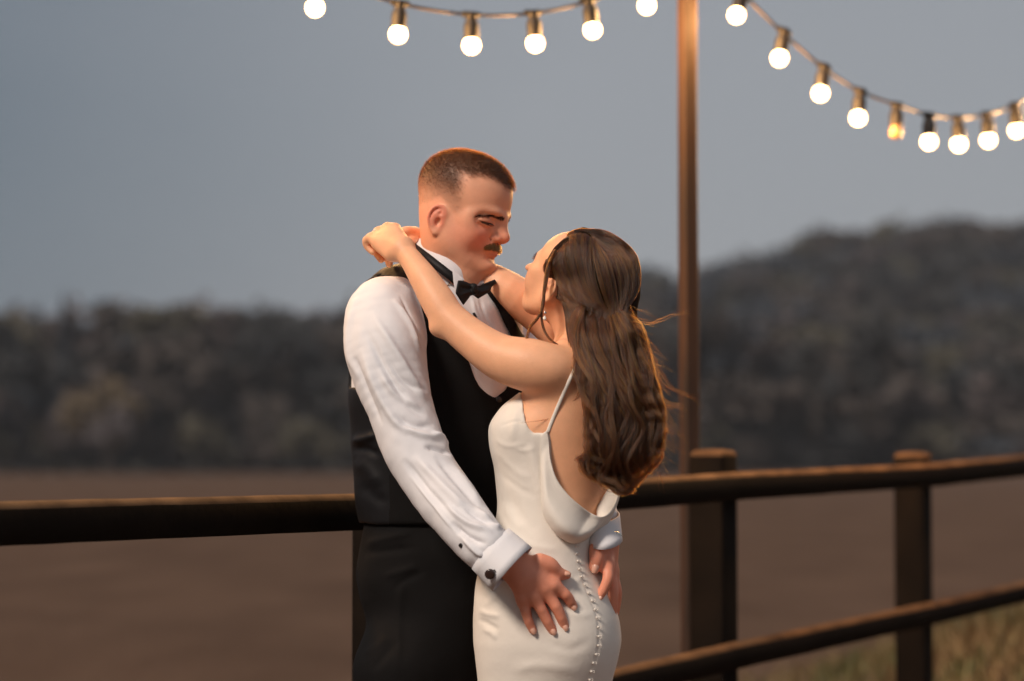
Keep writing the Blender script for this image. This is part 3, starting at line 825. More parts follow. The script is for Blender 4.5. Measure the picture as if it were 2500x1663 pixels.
SLEEVE_PX = [((985, 765), 66, 4.62), ((938, 766), 90, 4.545), ((940, 835), 99, 4.50), ((950, 905), 94, 4.475), ((985, 1015), 80, 4.445), ((1018, 1108), 77, 4.42), ((1068, 1190), 72, 4.385), ((1130, 1272), 68, 4.325), ((1186, 1335), 62, 4.285)]
FAR_SLEEVE = [((1180, 780), 70, 4.72), ((1232, 815), 68, 4.775), ((1300, 950), 70, 4.80), ((1385, 1110), 70, 4.775), ((1440, 1215), 58, 4.60), ((1466, 1270), 44, 4.455)]
def px_chain(spec, k, n=5, flat=None, dr=0.0):
    return chain(WORLD, [P(*a, Y) for a, r, Y in spec], [M(r, Y) + dr for a, r, Y in spec], k=k, n=n, flat=flat)
def man_clothes():
    torso = loft([r for r in MAN_TORSO if r[0] > P(1060, 1230, TM)[2]], k=.02, grow=-.007, power=2.25)
    # ---- shirt: both sleeves and the body under the waistcoat
    sl = [torso, px_chain(SLEEVE_PX, .022), px_chain(FAR_SLEEVE, .022),
          chain(WORLD, [P(1090, 720, 4.63), P(1094, 655, 4.625)], [.065, .055], k=.03)]
    fl = [([(1052, 1052), (1078, 1072), (1102, 1094)], 9, .006), ([(1035, 1090), (1070, 1098), (1104, 1108)], 10, -.005), ([(985, 1040), (1030, 1062), (1086, 1070)], 12, .0045), ([(960, 1015), (1010, 1040), (1060, 1040)], 13, -.004),
          ([(905, 760), (960, 850), (1010, 930), (1045, 980)], 15, .005), ([(890, 800), (940, 900), (990, 980), (1040, 1020)], 15, -.005), ([(960, 730), (1000, 790), (1030, 870)], 9, .004), ([(975, 720), (1012, 790), (1037, 860)], 5, -.0035),
          ([(880, 850), (920, 950), (960, 1020), (1000, 1060)], 16, .005), ([(865, 870), (895, 950), (935, 1040)], 9, -.0035), ([(925, 900), (965, 960), (1030, 1000)], 13, .004), ([(935, 860), (985, 930), (1045, 955)], 11, -.0035),
          ([(985, 1120), (1040, 1190), (1110, 1265)], 12, -.004), ([(1010, 1110), (1075, 1180), (1160, 1265)], 15, .0045), ([(1060, 1110), (1110, 1170), (1190, 1260)], 13, -.0035), ([(1000, 1160), (1060, 1235), (1120, 1310)], 5, .0024),
          ([(1100, 1275), (1140, 1310), (1190, 1330)], 11, -.0055), ([(1120, 1300), (1160, 1345), (1185, 1360)], 10, .005), ([(1085, 1230), (1140, 1275), (1205, 1300)], 11, .005), ([(1120, 1230), (1170, 1265), (1215, 1285)], 9, -.004), ([(1160, 1235), (1200, 1280), (1225, 1290)], 10, .005),
          ([(870, 720), (850, 800), (850, 870), (880, 930)], 12, .003), ([(1150, 720), (1165, 770), (1200, 850)], 6, .0022), ([(1168, 720), (1185, 770), (1215, 840)], 7, -.002), ([(1100, 1130), (1140, 1180), (1180, 1235)], 11, .0035)]
    fl = [(p_, w_ * .62, a_ * 1.45) for p_, w_, a_ in fl]
    fo = folds(fl)
    def dsp(V, N_):
        return fo(V, N_) + wob(V, 3, .075, .0011, stretch=(1, 1, .6)) + wob(V, 5, .03, .00035)
    surface(sl, .0029, 'shirt', SHIRT, man, dsp, 2)
    sh = man.children[-1] if man.children[-1].name.startswith('shirt') else [o for o in man.children if o.name.startswith('shirt')][0]
    # ---- cuffs: turned back, the edges meeting in a point under the wrist
    def cuff(name, c0, c1, across, depth, w0, w1, d0, tear, n_r=5, thick=.0028):
        across = np.asarray(across, float); across /= np.linalg.norm(across); depth = np.asarray(depth, float); depth /= np.linalg.norm(depth)
        rings = []
        for t in np.linspace(0, 1, n_r):
            w_ = w0 + (w1 - w0) * t
            shp = (lambda th, w=w_: 1 + tear * np.exp(-((np.angle(np.exp(1j * th))) / .38) ** 2) + .012 * np.sin(3 * th + 1))
            rings.append((c0 + (c1 - c0) * t, across * w_, depth * d0, shp))
        V, F = ring_shell(rings, thick, 56)
        o = link(name, mesh_np(name, V, F), SHIRT, sh); return o
    ax = P(1159, 1386, 4.30) - P(1237, 1297, 4.30)
    cuff('cuff', P(1199, 1337, 4.285), P(1252, 1387, 4.258), ax, (0.25, 1, .1), M(62, 4.3), M(66, 4.3), .047, .10)
    cuff('cuff', P(1468, 1258, 4.432), P(1477, 1322, 4.388), P(1512, 1320, 4.41) - P(1440, 1322, 4.41), (.1, 1, .25), M(42, 4.45), M(40, 4.41), .054, .06)
    # ---- collar and its folded wings
    C = P(1095, 636, 4.622); A1 = (P(1164, 693, 4.60) - P(1024, 584, 4.64)) / 2; A2 = np.array((0, -.071, -.003)); A2b = A2
    up = np.array((M(.62 * 26, 4.6), 0, M(.78 * 26, 4.6)))
    sx = np.array((M(9, 4.6), 0, 0)); rings = [(C - up * 1.5 + sx, A1 * 1.03, A2 * 1.10), (C - up * .6 + sx * .4, A1 * 1.01, A2 * 1.06), (C + up * .02, A1 * 1.0, A2 * 1.02), (C + up * .12, A1 * .985, A2 * 1.0)]
    V, F = ring_shell(rings, .003, 64)
    link('collar', mesh_np('collar', V, F), SHIRT, sh)
    for pl, Y in (([(1104, 655), (1135, 684), (1122, 690), (1112, 716), (1107, 690)], 4.535), ([(1160, 690), (1181, 684), (1183, 692), (1166, 698)], 4.572)):
        surface([poly_solid(pl, Y, .004, .0012)], .0016, 'collar_wing', SHIRT, sh)
    # ---- studs, buttons, cufflink
    Yf = raycast(sl, 1159, 770); v = poly_solid([(1153, 764), (1159, 763), (1165, 774), (1163, 778), (1158, 776)], Yf - .0015, .004, .0012)
    surface([v], .0011, 'shirt_stud', BLACK_PL, sh)
    Yb = raycast(sl, 1125, 1332) or 4.27
    link('sleeve_button', mesh_np('b', *disc(P(1125, 1332, Yb - .001), (-.35, -.9, -.2), .0042, .0012)), BLACK_PL, sh)
    link('cufflink', mesh_np('b', *disc(P(1196, 1402, 4.221), (-.15, -1, -.1), .0092, .0024)), LINK_M, sh)
    link('cufflink_post', mesh_poly('b', *tube([P(1201, 1395, 4.224), P(1207, 1391, 4.219), P(1209, 1395, 4.220)], .0011, 6)), LINK_M, sh)
    # ---- waistcoat
    vest = [loft(MAN_TORSO, k=.02, grow=0.0, power=2.25),
            cutter([(845, 735), (862, 718), (885, 693), (905, 681), (924, 675), (945, 675), (963, 679), (980, 692), (992, 708), (1008, 730), (1021, 755), (1030, 796), (1036, 830), (1040, 860), (1034, 905), (990, 960), (850, 945), (800, 940), (800, 760)], 4.0, 4.66, 's', .002),
            cutter([(1020, 600), (1046, 660), (1075, 715), (1105, 800), (1149, 892), (1160, 925), (1171, 945), (1190, 962), (1209, 972), (1236, 950), (1256, 880), (1247, 817), (1219, 763), (1189, 717), (1175, 690), (1150, 600)], 4.0, 4.70, 's', .002),
            cutter([(1235, 745), (1257, 783), (1269, 800), (1281, 822), (1290, 860), (1330, 860), (1330, 700)], 4.4, 5.2, 's', .002),
            plane(P(1060, 1277, TM), (0, 0, -1), 's', .003)]
    fv = folds([([(858, 1078), (885, 1072), (925, 1060)], 9, .007), ([(858, 1098), (895, 1098), (930, 1115)], 9, -.005), ([(870, 1120), (900, 1150), (925, 1190)], 16, .005), ([(880, 1180), (910, 1210), (950, 1230)], 14, -.003), ([(951, 1085), (951, 1180), (951, 1275)], 3, -.0016),
                ([(905, 668), (950, 655), (975, 660)], 8, .004), ([(1180, 1000), (1195, 1120), (1205, 1260)], 10, .002)])
    surface(vest, .0038, 'waistcoat', None, man, lambda V, N_: fv(V, N_) + wob(V, 9, .09, .0012), 2)
    vo = [o for o in man.children if o.name.startswith('waistcoat')][0]
    me = vo.data; me.materials.append(WOOL); me.materials.append(SATIN)
    co = np.empty(len(me.polygons) * 3); me.polygons.foreach_get('center', co); co = co.reshape(-1, 3)
    u, v_, w_ = proj(co)
    back = (u < 951) | (co[:, 1] > TM + .03) | ((v_ < 700) & (u < 1010))
    me.polygons.foreach_set('material_index', back.astype(np.int32))
    link('waistcoat_button', mesh_np('b', *disc(P(1218, 976, (raycast(vest, 1218, 976) or 4.53) - .001), (.2, -1, .2), .0060, .0016)), BLACK_PL, vo)
    # ---- trousers and shoes
    tr = [loft(MAN_HIPS, k=.02, grow=-.002, power=2.3)]
    for x, Y in ((985, 4.60), (1085, 4.73)):
        tr.append(chain(WORLD, [P(x, 1640, Y), (P(x, 1640, Y)[0], Y, .45), (P(x, 1640, Y)[0] - .01, Y + .01, .09)], [.095, .078, .066], k=.05, n=3))
    tr.append(plane((0, 0, .045), (0, 0, -1), 's', .003))
    ft = folds([([(885, 1330), (940, 1315), (1010, 1300)], 9, .004), ([(880, 1350), (940, 1345), (1020, 1335)], 9, -.004), ([(930, 1410), (980, 1395), (1020, 1380)], 8, .0035), ([(960, 1440), (990, 1415), (1040, 1395)], 7, -.0035), ([(885, 1600), (920, 1580), (945, 1550)], 10, .004), ([(905, 1640), (940, 1600), (970, 1560)], 10, -.004), ([(985, 1400), (975, 1500), (970, 1660)], 9, .003)])
    surface(tr, .005, 'trousers', WOOL, man, lambda V, N_: ft(V, N_) + wob(V, 12, .10, .0016), 2)
    for x, Y in ((985, 4.60), (1085, 4.73)):
        b = P(x, 1640, Y); d = np.array((.86, -.5, 0))
        pts = [np.array((b[0], Y, .06)) + d * t for t in (-.07, .03, .13, .20)]
        for q, z in zip(pts, (.055, .055, .042, .034)): q[2] = z
        surface([chain(WORLD, pts, [.044, .046, .044, .034], k=.02, n=3), plane((0, 0, .004), (0, 0, -1), 's', .004)], .006, 'shoe', BLACK_PL, man)
    # ---- bow tie: band round the collar, wings and knot
    bt = [poly_solid([(1118, 684), (1136, 687), (1153, 695), (1158, 703), (1150, 721), (1131, 746), (1112, 716)], 4.515, .017, .0045, .00055, 1150, .004),
          poly_solid([(1155, 697), (1170, 697), (1208, 682), (1211, 686), (1213, 692), (1200, 701), (1197, 713), (1189, 717), (1167, 730), (1153, 719)], 4.525, .016, .0045, .0006, 1160, .004),
          ell(WORLD, P(1156, 706, 4.513), (.0095, .010, .0115), k=.003)]
    fb = folds([([(1122, 700), (1138, 704), (1152, 706)], 4, -.002), ([(1120, 722), (1138, 716), (1152, 710)], 4, .002), ([(1162, 704), (1180, 699), (1205, 691)], 4, -.002), ([(1162, 712), (1178, 712), (1195, 706)], 4, .0018), ([(1149, 698), (1150, 706), (1149, 716)], 3, -.0022), ([(1163, 698), (1163, 706), (1162, 716)], 3, -.0022)])
    surface(bt, .0016, 'bow_tie', VELVET, man, fb, 1)
    bo = [o for o in man.children if o.name.startswith('bow_tie')][0]
    rings = [(C - up * 1.75 + sx * 1.2, A1 * 1.04, A2 * 1.115), (C - up * .78 + sx * .5, A1 * 1.025, A2 * 1.075)]
    V, F = ring_shell(rings, .0016, 64)
    link('band', mesh_np('band', V, F), VELVET, bo)
    hook = crom([P(1097, 690, 4.553), P(1092, 697, 4.551), P(1098, 694, 4.549), P(1102, 690, 4.548), P(1104, 684, 4.548), P(1103, 678, 4.548)], 4)
    link('hook', mesh_poly('hook', *tube(hook, .0011, 6)), METAL, bo)
    # ---- wristwatch
    wc = P(1474, 1306, 4.405); axw = P(1480, 1330, 4.405) - P(1466, 1290, 4.42); axw /= np.linalg.norm(axw)
    a_ = np.cross(axw, (0, 1, 0)); a_ /= np.linalg.norm(a_); b_ = np.cross(axw, a_)
    wt_ = empty('wristwatch', wc); wt_.parent = man; wt_.matrix_parent_inverse = man.matrix_world.inverted()
    bpy.context.view_layer.update()
    for i in range(22):
        th = i * 2 * math.pi / 22; c = wc + axw * .013 + (a_ * math.cos(th) + b_ * math.sin(th)) * .0275
        t_ = (-a_ * math.sin(th) + b_ * math.cos(th))
        V, F = tube([c - t_ * .0036, c + t_ * .0036], .0036, 8)
        link('bracelet_link', mesh_poly('link', V + np.outer((V - c) @ axw, axw) * .8, F), METAL, wt_)
    link('watch_case', mesh_np('case', *disc(wc + axw * .013 - a_ * .0285, -a_, .0165, .0045, 28)), METAL, wt_)

# ------------------------------------------------------------------ the woman
WOM_LABEL = 'woman in ivory backless dress with long brown half-up hair, her arms round his neck'
WH = head_frame(1398, 681, 4.44, -128, -30, 0, .865)
wom = None
def wom_body():
    H = WH
    L = [ell(H, (0, -.012, .032), (.071, .088, .068)),
         ell(H, (0, .024, .030), (.059, .054, .052), k=.03),
         ell(H, (0, .030, -.025), (.057, .058, .074), k=.03)]
    for s in (1, -1):
        L += [chain(H, [(s * .048, -.004, -.048), (s * .044, .018, -.070), (s * .026, .052, -.090), (0, .064, -.095)], [.016, .017, .016, .016], k=.022, n=3),
              ell(H, (s * .038, .056, -.036), (.022, .026, .028), k=.02),
              ell(H, (s * .044, .056, -.012), (.016, .019, .012), k=.016),
              chain(H, [(s * .012, .084, .010), (s * .030, .082, .014), (s * .046, .068, .009)], [.006, .006, .006], k=.012, n=3),
              ell(H, (s * .030, .094, -.003), (.015, .011, .009), 's', .012)]
    for s in (1, -1): L += [ell(H, (s * .031, .0725, -.003), (.0135,) * 3, k=.005)]
    L += [ell(H, (0, .076, -.094), (.016, .015, .015), k=.014),
          chain(H, [(0, .086, .008), (0, .092, -.006), (0, .108, -.024), (0, .1175, -.033)], [.007, .0065, .007, .0078], k=.009, n=4),
          chain(H, [(0, .084, -.008), (0, .092, -.030)], [.011, .0125], k=.014),
          ell(H, (0, .068, -.062), (.028, .024, .026), k=.02),
          chain(H, [(-.022, .078, -.064), (0, .0935, -.060), (.022, .078, -.064)], [.003, .0058, .003], k=.006, n=5),
          chain(H, [(-.019, .078, -.068), (0, .0910, -.0715), (.019, .078, -.068)], [.003, .0062, .003], k=.004, n=5),
          chain(H, [(-.024, .081, -.0655), (0, .099, -.066), (.024, .081, -.0655)], .0012, 's', .002, n=5)]
    for s in (1, -1):
        L += [ell(H, (s * .0115, .098, -.037), (.0065, .010, .008), k=.005)]
        L += ear(H, s, (.0655, -.008, -.030), sc=.90)
    # neck, trunk, arms
    L += [chain(WORLD, [H.w((0, -.012, -.045)), P(1404, 775, 4.44), P(1425, 830, 4.44), P(1432, 880, 4.44)], [.050, .047, .052, .07], k=.03, n=4),
          loft(WOM_TORSO, k=.025, power=2.15),
          chain(WORLD, [P(1385, 880, 4.385), P(1440, 866, 4.44), P(1490, 880, 4.53)], [.036, .040, .036], k=.03, n=3)]
    near = [((1392, 905), 50, 4.385), ((1355, 905), 60, 4.345), ((1298, 893), 66, 4.345), ((1224, 873), 57, 4.365), ((1156, 829), 48, 4.39), ((1097, 778), 43.5, 4.412), ((1070, 737), 42, 4.425), ((1038, 685), 36, 4.445), ((1009, 642), 29, 4.47), ((982, 608), 25.5, 4.495)]
    L += [chain(WORLD, [P(*a, Y) for a, r, Y in near], [M(r, Y) for a, r, Y in near], k=.03, n=9),
          ell(WORLD, P(1072, 802, 4.412), (.017, .017, .015), k=.016)]
    far = [((1478, 890), 50, 4.53), ((1415, 855), 52, 4.585), ((1335, 778), 52, 4.60), ((1245, 712), 47, 4.588), ((1180, 672), 38, 4.615), ((1120, 632), 30, 4.70), ((1075, 605), 26, 4.722)]
    L += [chain(WORLD, [P(*a, Y) for a, r, Y in far], [M(r, Y) for a, r, Y in far], k=.03, n=4)]
    # left hand, hanging over behind his neck
    wr = P(982, 608, 4.497)
    K = [((967, 560), 4.545), ((947, 557), 4.552), ((924, 568), 4.552), ((905, 583), 4.545)]
    for (a, Y), r0 in zip(K, (.0105, .0105, .010, .0095)):
        k_ = P(*a, Y)
        L.append(chain(WORLD, [wr, (wr + k_) / 2 + np.array((-.002, 0, .002)), k_], [.0185, .0155, r0], k=.012, n=3))
        L.append(ell(WORLD, k_ + (-.001, 0, .003), (.0075,) * 3, k=.006))
    L.append(chain(WORLD, [P(955, 622, 4.50), P(925, 600, 4.53)], [.013, .011], k=.012))
    fg = [([(967, 560), (962, 566), (958, 590), (952, 615)], (.0092, .0085, .0078, .0065), (4.555, 4.60, 4.625, 4.63)),
          ([(947, 557), (930, 572), (929, 606), (938, 632)], (.0095, .0088, .0078, .0060), (4.56, 4.60, 4.605, 4.595)),
          ([(924, 568), (906, 584), (915, 612), (930, 636)], (.0092, .0085, .0075, .0058), (4.56, 4.578, 4.578, 4.570)),
          ([(905, 583), (894, 587), (897, 602), (910, 617)], (.0085, .0080, .0072, .0055), (4.55, 4.555, 4.558, 4.552))]
    for pts, r, Ys in fg: L.append(chain(WORLD, [P(*a, Y) for a, Y in zip(pts, Ys)], r, k=.004, n=4))
    L.append(chain(WORLD, [P(972, 600, 4.52), P(962, 608, 4.555), P(952, 628, 4.575), P(950, 645, 4.58)], [.014, .0105, .009, .0072], k=.008, n=3))
    # right hand behind him, its edge in view
    r2 = P(1050, 596, 4.712)
    L += [chain(WORLD, [P(1075, 605, 4.725), r2, P(1010, 578, 4.66)], [.0205, .020, .018], k=.012, flat=((0, 1, 0), .8)),
          chain(WORLD, [P(1012, 570, 4.66), P(990, 566, 4.635), P(965, 580, 4.63), P(955, 600, 4.64)], [.0125, .0105, .009, .008], k=.006, n=3),
          chain(WORLD, [P(1014, 584, 4.66), P(1000, 590, 4.635), P(985, 600, 4.635)], [.0115, .0105, .009], k=.006, n=3)]
    return L
DRESS_CUT = [(1262, 950), (1274, 962), (1278, 990), (1283, 1026), (1291, 1045), (1303, 1056), (1334, 1056), (1339, 1064), (1343, 1121), (1358, 1170), (1385, 1208), (1416, 1236), (1445, 1262), (1470, 1275), (1530, 1240), (1640, 1100), (1640, 780), (1262, 780)]
def build_woman():
    body = wom_body()
    V, F = surface(body, .0026, 'body', None, link_it=False, smooth_it=2)
    me = mesh_np('body', V, F)
    q = WH.loc(V); x, y, z = q.T; ax = np.abs(x); head = (np.abs(q) < .125).all(1) & (z < .1) & (ax < .08)
    attr(me, 'lip', np.clip(np.exp(-((z + .066) / .008) ** 2 - (x / .019) ** 4) * sstep(y, .076, .084) * head, 0, 1) * .8)
    attr(me, 'blush', np.clip(np.exp(-((ax - .040) / .022) ** 2 - ((z + .034) / .022) ** 2) * sstep(y, .01, .05) * head + sstep(ax, .068, .072) * head * (y < .03), 0, 1) * .5)
    link('body', me, SKIN_W, wom)
    # dress
    dress = [loft(WOM_SKIRT, k=.01, grow=.0035, power=2.15),
             ell(WORLD, P(1264, 1056, 4.40), (.036, .055, .045), k=.04),
             cutter(DRESS_CUT, 3.9, 5.2, 's', .0015), plane((0, 0, .03), (0, 0, -1), 's', .003)]
    dress.insert(2, ell(WORLD, P(1386, 1568, 4.38), (.078, .085, .085), k=.05))
    fd = folds([([(1168, 1490), (1195, 1500), (1225, 1505)], 6, .0025), ([(1166, 1510), (1195, 1525), (1220, 1540)], 6, -.0022), ([(1175, 1535), (1200, 1545), (1215, 1562)], 6, .002), ([(1230, 1400), (1215, 1450), (1180, 1480)], 9, .002),
                ([(1290, 1080), (1310, 1150), (1325, 1248)], 11, .0035), ([(1310, 1080), (1330, 1150), (1345, 1225)], 8, -.0025), ([(1262, 990), (1255, 1030), (1250, 1080)], 9, .002), ([(1255, 1095), (1285, 1100), (1310, 1090)], 6, .0014), ([(1215, 1040), (1255, 1030), (1280, 1030)], 3, -.0012),
                ([(1406, 1330), (1430, 1430), (1460, 1510), (1462, 1580), (1440, 1663)], 3.5, -.0016), ([(1230, 1230), (1255, 1270), (1285, 1300)], 12, .002), ([(1240, 1200), (1280, 1270), (1320, 1310)], 14, -.002), ([(1240, 1640), (1320, 1625), (1420, 1640)], 14, .002), ([(1225, 1290), (1290, 1330), (1370, 1345)], 9, .0018), ([(1215, 1330), (1270, 1360), (1300, 1372)], 7, -.0016), ([(1330, 1470), (1400, 1500), (1455, 1500)], 10, .0016), ([(1320, 1560), (1390, 1585), (1450, 1560)], 12, -.0016), ([(1210, 1100), (1260, 1150), (1300, 1170)], 8, .0014), ([(1215, 1150), (1265, 1190), (1310, 1215)], 8, -.0014), ([(1180, 1440), (1230, 1470), (1270, 1500)], 8, .0016), ([(1430, 1400), (1400, 1430), (1385, 1470)], 7, .0014), ([(1205, 1070), (1240, 1090), (1290, 1080)], 6, .0012)])
    surface(dress, .0033, 'dress', DRESS, wom, lambda V_, N_: fd(V_, N_) + wob(V_, 21, .12, .0008), 2)
    do = [o for o in wom.children if o.name.startswith('dress')][0]
    # strap
    sp = [(1414, 858), (1409, 880), (1393, 922), (1374, 965), (1354, 1012), (1336, 1058)]
    pts = []
    for (a, b) in sp:
        Yd = raycast(body, a, b) or 4.36; pts.append(P(a, b, Yd - .0012))
    pts = crom(pts, 6); Vs, Fs = tube(pts, .0019, 10)
    n = len(pts); T = np.gradient(pts, axis=0)
    for i in range(n):
        t = T[i] / np.linalg.norm(T[i]); sd = np.cross(t, (0, 1, 0)); sd /= np.linalg.norm(sd)
        blk = Vs[i * 10:(i + 1) * 10]; Vs[i * 10:(i + 1) * 10] = blk + np.outer((blk - pts[i]) @ sd, sd) * .75
    link('strap', mesh_poly('strap', Vs, Fs), DRESS, do)
    # draped cowl at the back
    rim = crom([(1334, 1052), (1339, 1075), (1343, 1121), (1358, 1170), (1385, 1208), (1416, 1236), (1445, 1256), (1470, 1263), (1490, 1250), (1503, 1228), (1511, 1200)], 6)
    bot = crom([(1322, 1060), (1321, 1100), (1321, 1170), (1325, 1248), (1350, 1294), (1377, 1317), (1403, 1326), (1430, 1318), (1452, 1300), (1487, 1273), (1509, 1222)], 6)
    base = [loft(WOM_SKIRT, k=.01, grow=.0035, power=2.15)]
    n = len(rim); prof = []; tt = np.linspace(0, 1, n)
    def dep(a, b, fb=4.40):
        v = raycast(base, min(a, 1440), b, 4.1, 4.6, 120); return v if v is not None else fb
    VV = []
    for i in range(n):
        (ra, rb), (ba, bb) = rim[i], bot[i]; t = tt[i]
        full = math.sin(math.pi * min(1, max(0, (t - .12) / .83))) if t > .12 else 0.0
        right = sstep(np.array(t), .62, 1.0)
        Yr, Yb_ = dep(ra, rb), dep(ba, bb)
        Yr = Yr - .002 - .020 * full + right * .03; Yb_ = Yb_ - .0005 - .011 * full + right * .03
        sec = []
        r_in = np.array((ra + 6 * (1 - t), rb + 22 * full + 4)); rr_ = float(sstep(np.array(t), .60, .80))
        r_in = r_in * (1 - rr_) + np.array((1440 + 44 * float(sstep(np.array(t), .62, 1.0)), 1264 - 70 * float(sstep(np.array(t), .62, 1.0)))) * rr_
        sec.append(P(*r_in, Yr + .022 * full + .006)); sec.append(P(ra + 1, rb + 5, Yr + .006 * full + .003)); sec.append(P(ra, rb - 1, Yr))
        for f_ in (.12, .28, .45, .62, .78, .9, 1.0):
            x_ = ra + (ba - ra) * f_; y_ = rb + (bb - rb) * f_
            bul = math.sin(math.pi * (f_ ** 2.0)) * .024 * full
            sec.append(P(x_, y_, Yr + (Yb_ - Yr) * f_ ** 1.6 - bul))
        sec.append(P(ba + 1, bb - 1, Yb_ + .005)); sec.append(P(ba + 3, bb - 9, Yb_ + .014))
        VV.append(crom(sec, 4))
    m_ = len(VV[0]); VV = np.array(VV); Fq = []
    for i in range(n - 1):
        for j in range(m_ - 1): Fq.append((i * m_ + j, (i + 1) * m_ + j, (i + 1) * m_ + j + 1, i * m_ + j + 1))
    me = mesh_np('cowl', VV.reshape(-1, 3), np.array(Fq)); co = link('cowl', me, DRESS, do)
    md = co.modifiers.new('thickness', 'SOLIDIFY'); md.thickness = .0012; md.offset = 0
    # covered buttons down the back
    BT = [(1407, 1334), (1408, 1352), (1411, 1370), (1415, 1389), (1420, 1408), (1428, 1428), (1437, 1448), (1446, 1467), (1453, 1488), (1458, 1508), (1461, 1531), (1462, 1554), (1461, 1576), (1456, 1598), (1449, 1619), (1444, 1640), (1440, 1660)]
    bm_ = None
    for i, (a, b) in enumerate(BT):
        Yd = raycast(dress, a, b) or 4.34; c = P(a, b, Yd - .0018)
        if bm_ is None:
            v, f = disc((0, 0, 0), (.45, -1, 0), .0023, .0011, 12, .6); bm_ = mesh_np('button', v, f); bm_.materials.append(DRESS)
        o = link('button', bm_, DRESS, do); o.matrix_parent_inverse = Matrix(); o.location = Vector(c)
        lp = tube(crom([c + np.array((.0022, .0012, .001)), c + np.array((.0048, .0010, .0016)), c + np.array((.0055, .0012, -.0008)), c + np.array((.003, .0016, -.002))], 3), .0006, 5)
        link('button_loop', mesh_poly('loop', *lp), DRESS, do)
    # earring: stud and drop
    e0 = P(1331, 764, 4.385)
    er = link('earring', mesh_np('earring', *disc(e0, (-.2, -1, 0), .0026, .0012, 12)), SILVER, wom)
    vv, ff = surface([chain(WORLD, [e0 + np.array((-.001, 0, -.0065)), e0 + np.array((-.001, 0, -.0105))], [.0018, .0040], k=.002)], .001, 'd', None, link_it=False)
    link('pearl_drop', mesh_np('pearl_drop', vv, ff), PEARL, er)
    # ring
    rc = P(916, 575, 4.556); V_, F_ = tube([rc + .0105 * np.array((math.cos(t) * .5, math.cos(t) * .6, math.sin(t))) for t in np.linspace(0, 2 * math.pi, 24, endpoint=False)], .0010, 6, closed=True)
    rg = link('ring', mesh_np('ring', V_, F_), SILVER, wom)
    for d in (-.004, 0, .004):
        link('ring_stone', mesh_np('stone', *disc(P(919, 561, 4.545) + np.array((d, 0, d * .4)), (-.3, -.5, 1), .0019, .0016, 8)), PEARL, rg)
    wom_hair(body)
    rng = np.random.default_rng(6); q = WH.loc(V); ax = np.abs(q[:, 0])
    for s in (-1, 1):
        zc = np.interp(ax, (.010, .030, .052), (.006, .013, .006)); mk = ((np.abs(q[:, 2] - zc) < .0024) & (q[:, 0] * s > .010) & (ax < .05) & (q[:, 1] > .03)).astype(float)
        if mk.sum() > 5:
            p, n = sample_surface(V, F, mk, 110, rng); hair('eyebrow', strand_set(p, n, (WH.R[:, 0] * s, .75), .0055, rng, 4, .2, .15), .00016, HAIR_BROW, wom)
        path = crom([(s * .020, .086, -.003), (s * .030, .088, -.001), (s * .041, .079, -.003)], 5)
        S = path[:, None] + np.array((s * .35, 1, .35))[None, None] * np.linspace(0, 1, 4)[None, :, None] * .0055
        hair('eyelash', WH.w(S.reshape(-1, 3)).reshape(S.shape), .00014, HAIR_BROW, wom)

# ------------------------------------------------------------------ her hair
HB_LIGHT = (.070, .032, .016)
def hair_base_mat():
    m, nt, b = mat_new('hair_mass', (.018, .009, .005), .9); b.inputs['Specular IOR Level'].default_value = .05
    tc = nn(nt, 'ShaderNodeTexCoord'); mp = nn(nt, 'ShaderNodeMapping', {'Scale': (90, 90, 6)})
    nz = nn(nt, 'ShaderNodeTexNoise', {'Scale': 1.0, 'Detail': 4.0}); rp = nn(nt, 'ShaderNodeValToRGB')
    rp.color_ramp.elements[0].color = (.008, .004, .0025, 1); rp.color_ramp.elements[1].color = (.032, .016, .009, 1)
    nt.links.new(tc.outputs['Object'], mp.inputs['Vector']); nt.links.new(mp.outputs['Vector'], nz.inputs['Vector']); nt.links.new(nz.outputs['Fac'], rp.inputs['Fac'])
    nt.links.new(rp.outputs['Color'], b.inputs['Base Color'])
    return m
def depth_map(prims, x0, y0, x1, y1, step=5, Y0=4.15, Y1=4.75, n=150):
    xs = np.arange(x0, x1 + step, step); ys = np.arange(y0, y1 + step, step); Ys = np.linspace(Y0, Y1, n)
    gx, gy = np.meshgrid(xs, ys, indexing='ij')
    d0 = CF + np.stack([(gx - IMW / 2) / FPX, 0 * gx, 0 * gx], -1) + ((IMH / 2 - gy) / FPX)[..., None] * CU
    out = np.full(gx.shape, np.nan)
    for i in range(len(xs)):
        p = CAM + d0[i][:, None, :] * (Ys[None, :] / d0[i][:, 1:2])[..., None]
        D = sdf_eval(prims, p); hit = D < 0; k_ = hit.argmax(1); ok = hit.any(1)
        r_ = np.arange(len(k_))[ok]; kk = np.maximum(k_[ok], 1); d1, d2 = D[r_, kk - 1], D[r_, kk]; out[i, ok] = Ys[kk - 1] + np.clip(d1 / np.where(d1 != d2, d1 - d2, 1), 0, 1) * (Ys[1] - Ys[0])
    return xs, ys, out
def fill_nan(A, it=60):
    A = A.copy(); ok = ~np.isnan(A)
    if not ok.any(): return A
    for _ in range(it):
        if ok.all(): break
        S = np.zeros_like(A); C = np.zeros_like(A); B = np.where(ok, A, 0)
        for dx, dy in ((1, 0), (-1, 0), (0, 1), (0, -1)):
            S += np.roll(B, (dx, dy), (0, 1)); C += np.roll(ok.astype(float), (dx, dy), (0, 1))
        new = (~ok) & (C > 0); A[new] = S[new] / C[new]; ok = ok | new
    A[~ok] = np.nanmedian(A); return A
def blur(A, it):
    for _ in range(it):
        B = np.pad(A, 1, mode='edge'); A = (B[1:-1, 1:-1] * 2 + B[:-2, 1:-1] + B[2:, 1:-1] + B[1:-1, :-2] + B[1:-1, 2:]) / 6
    return A
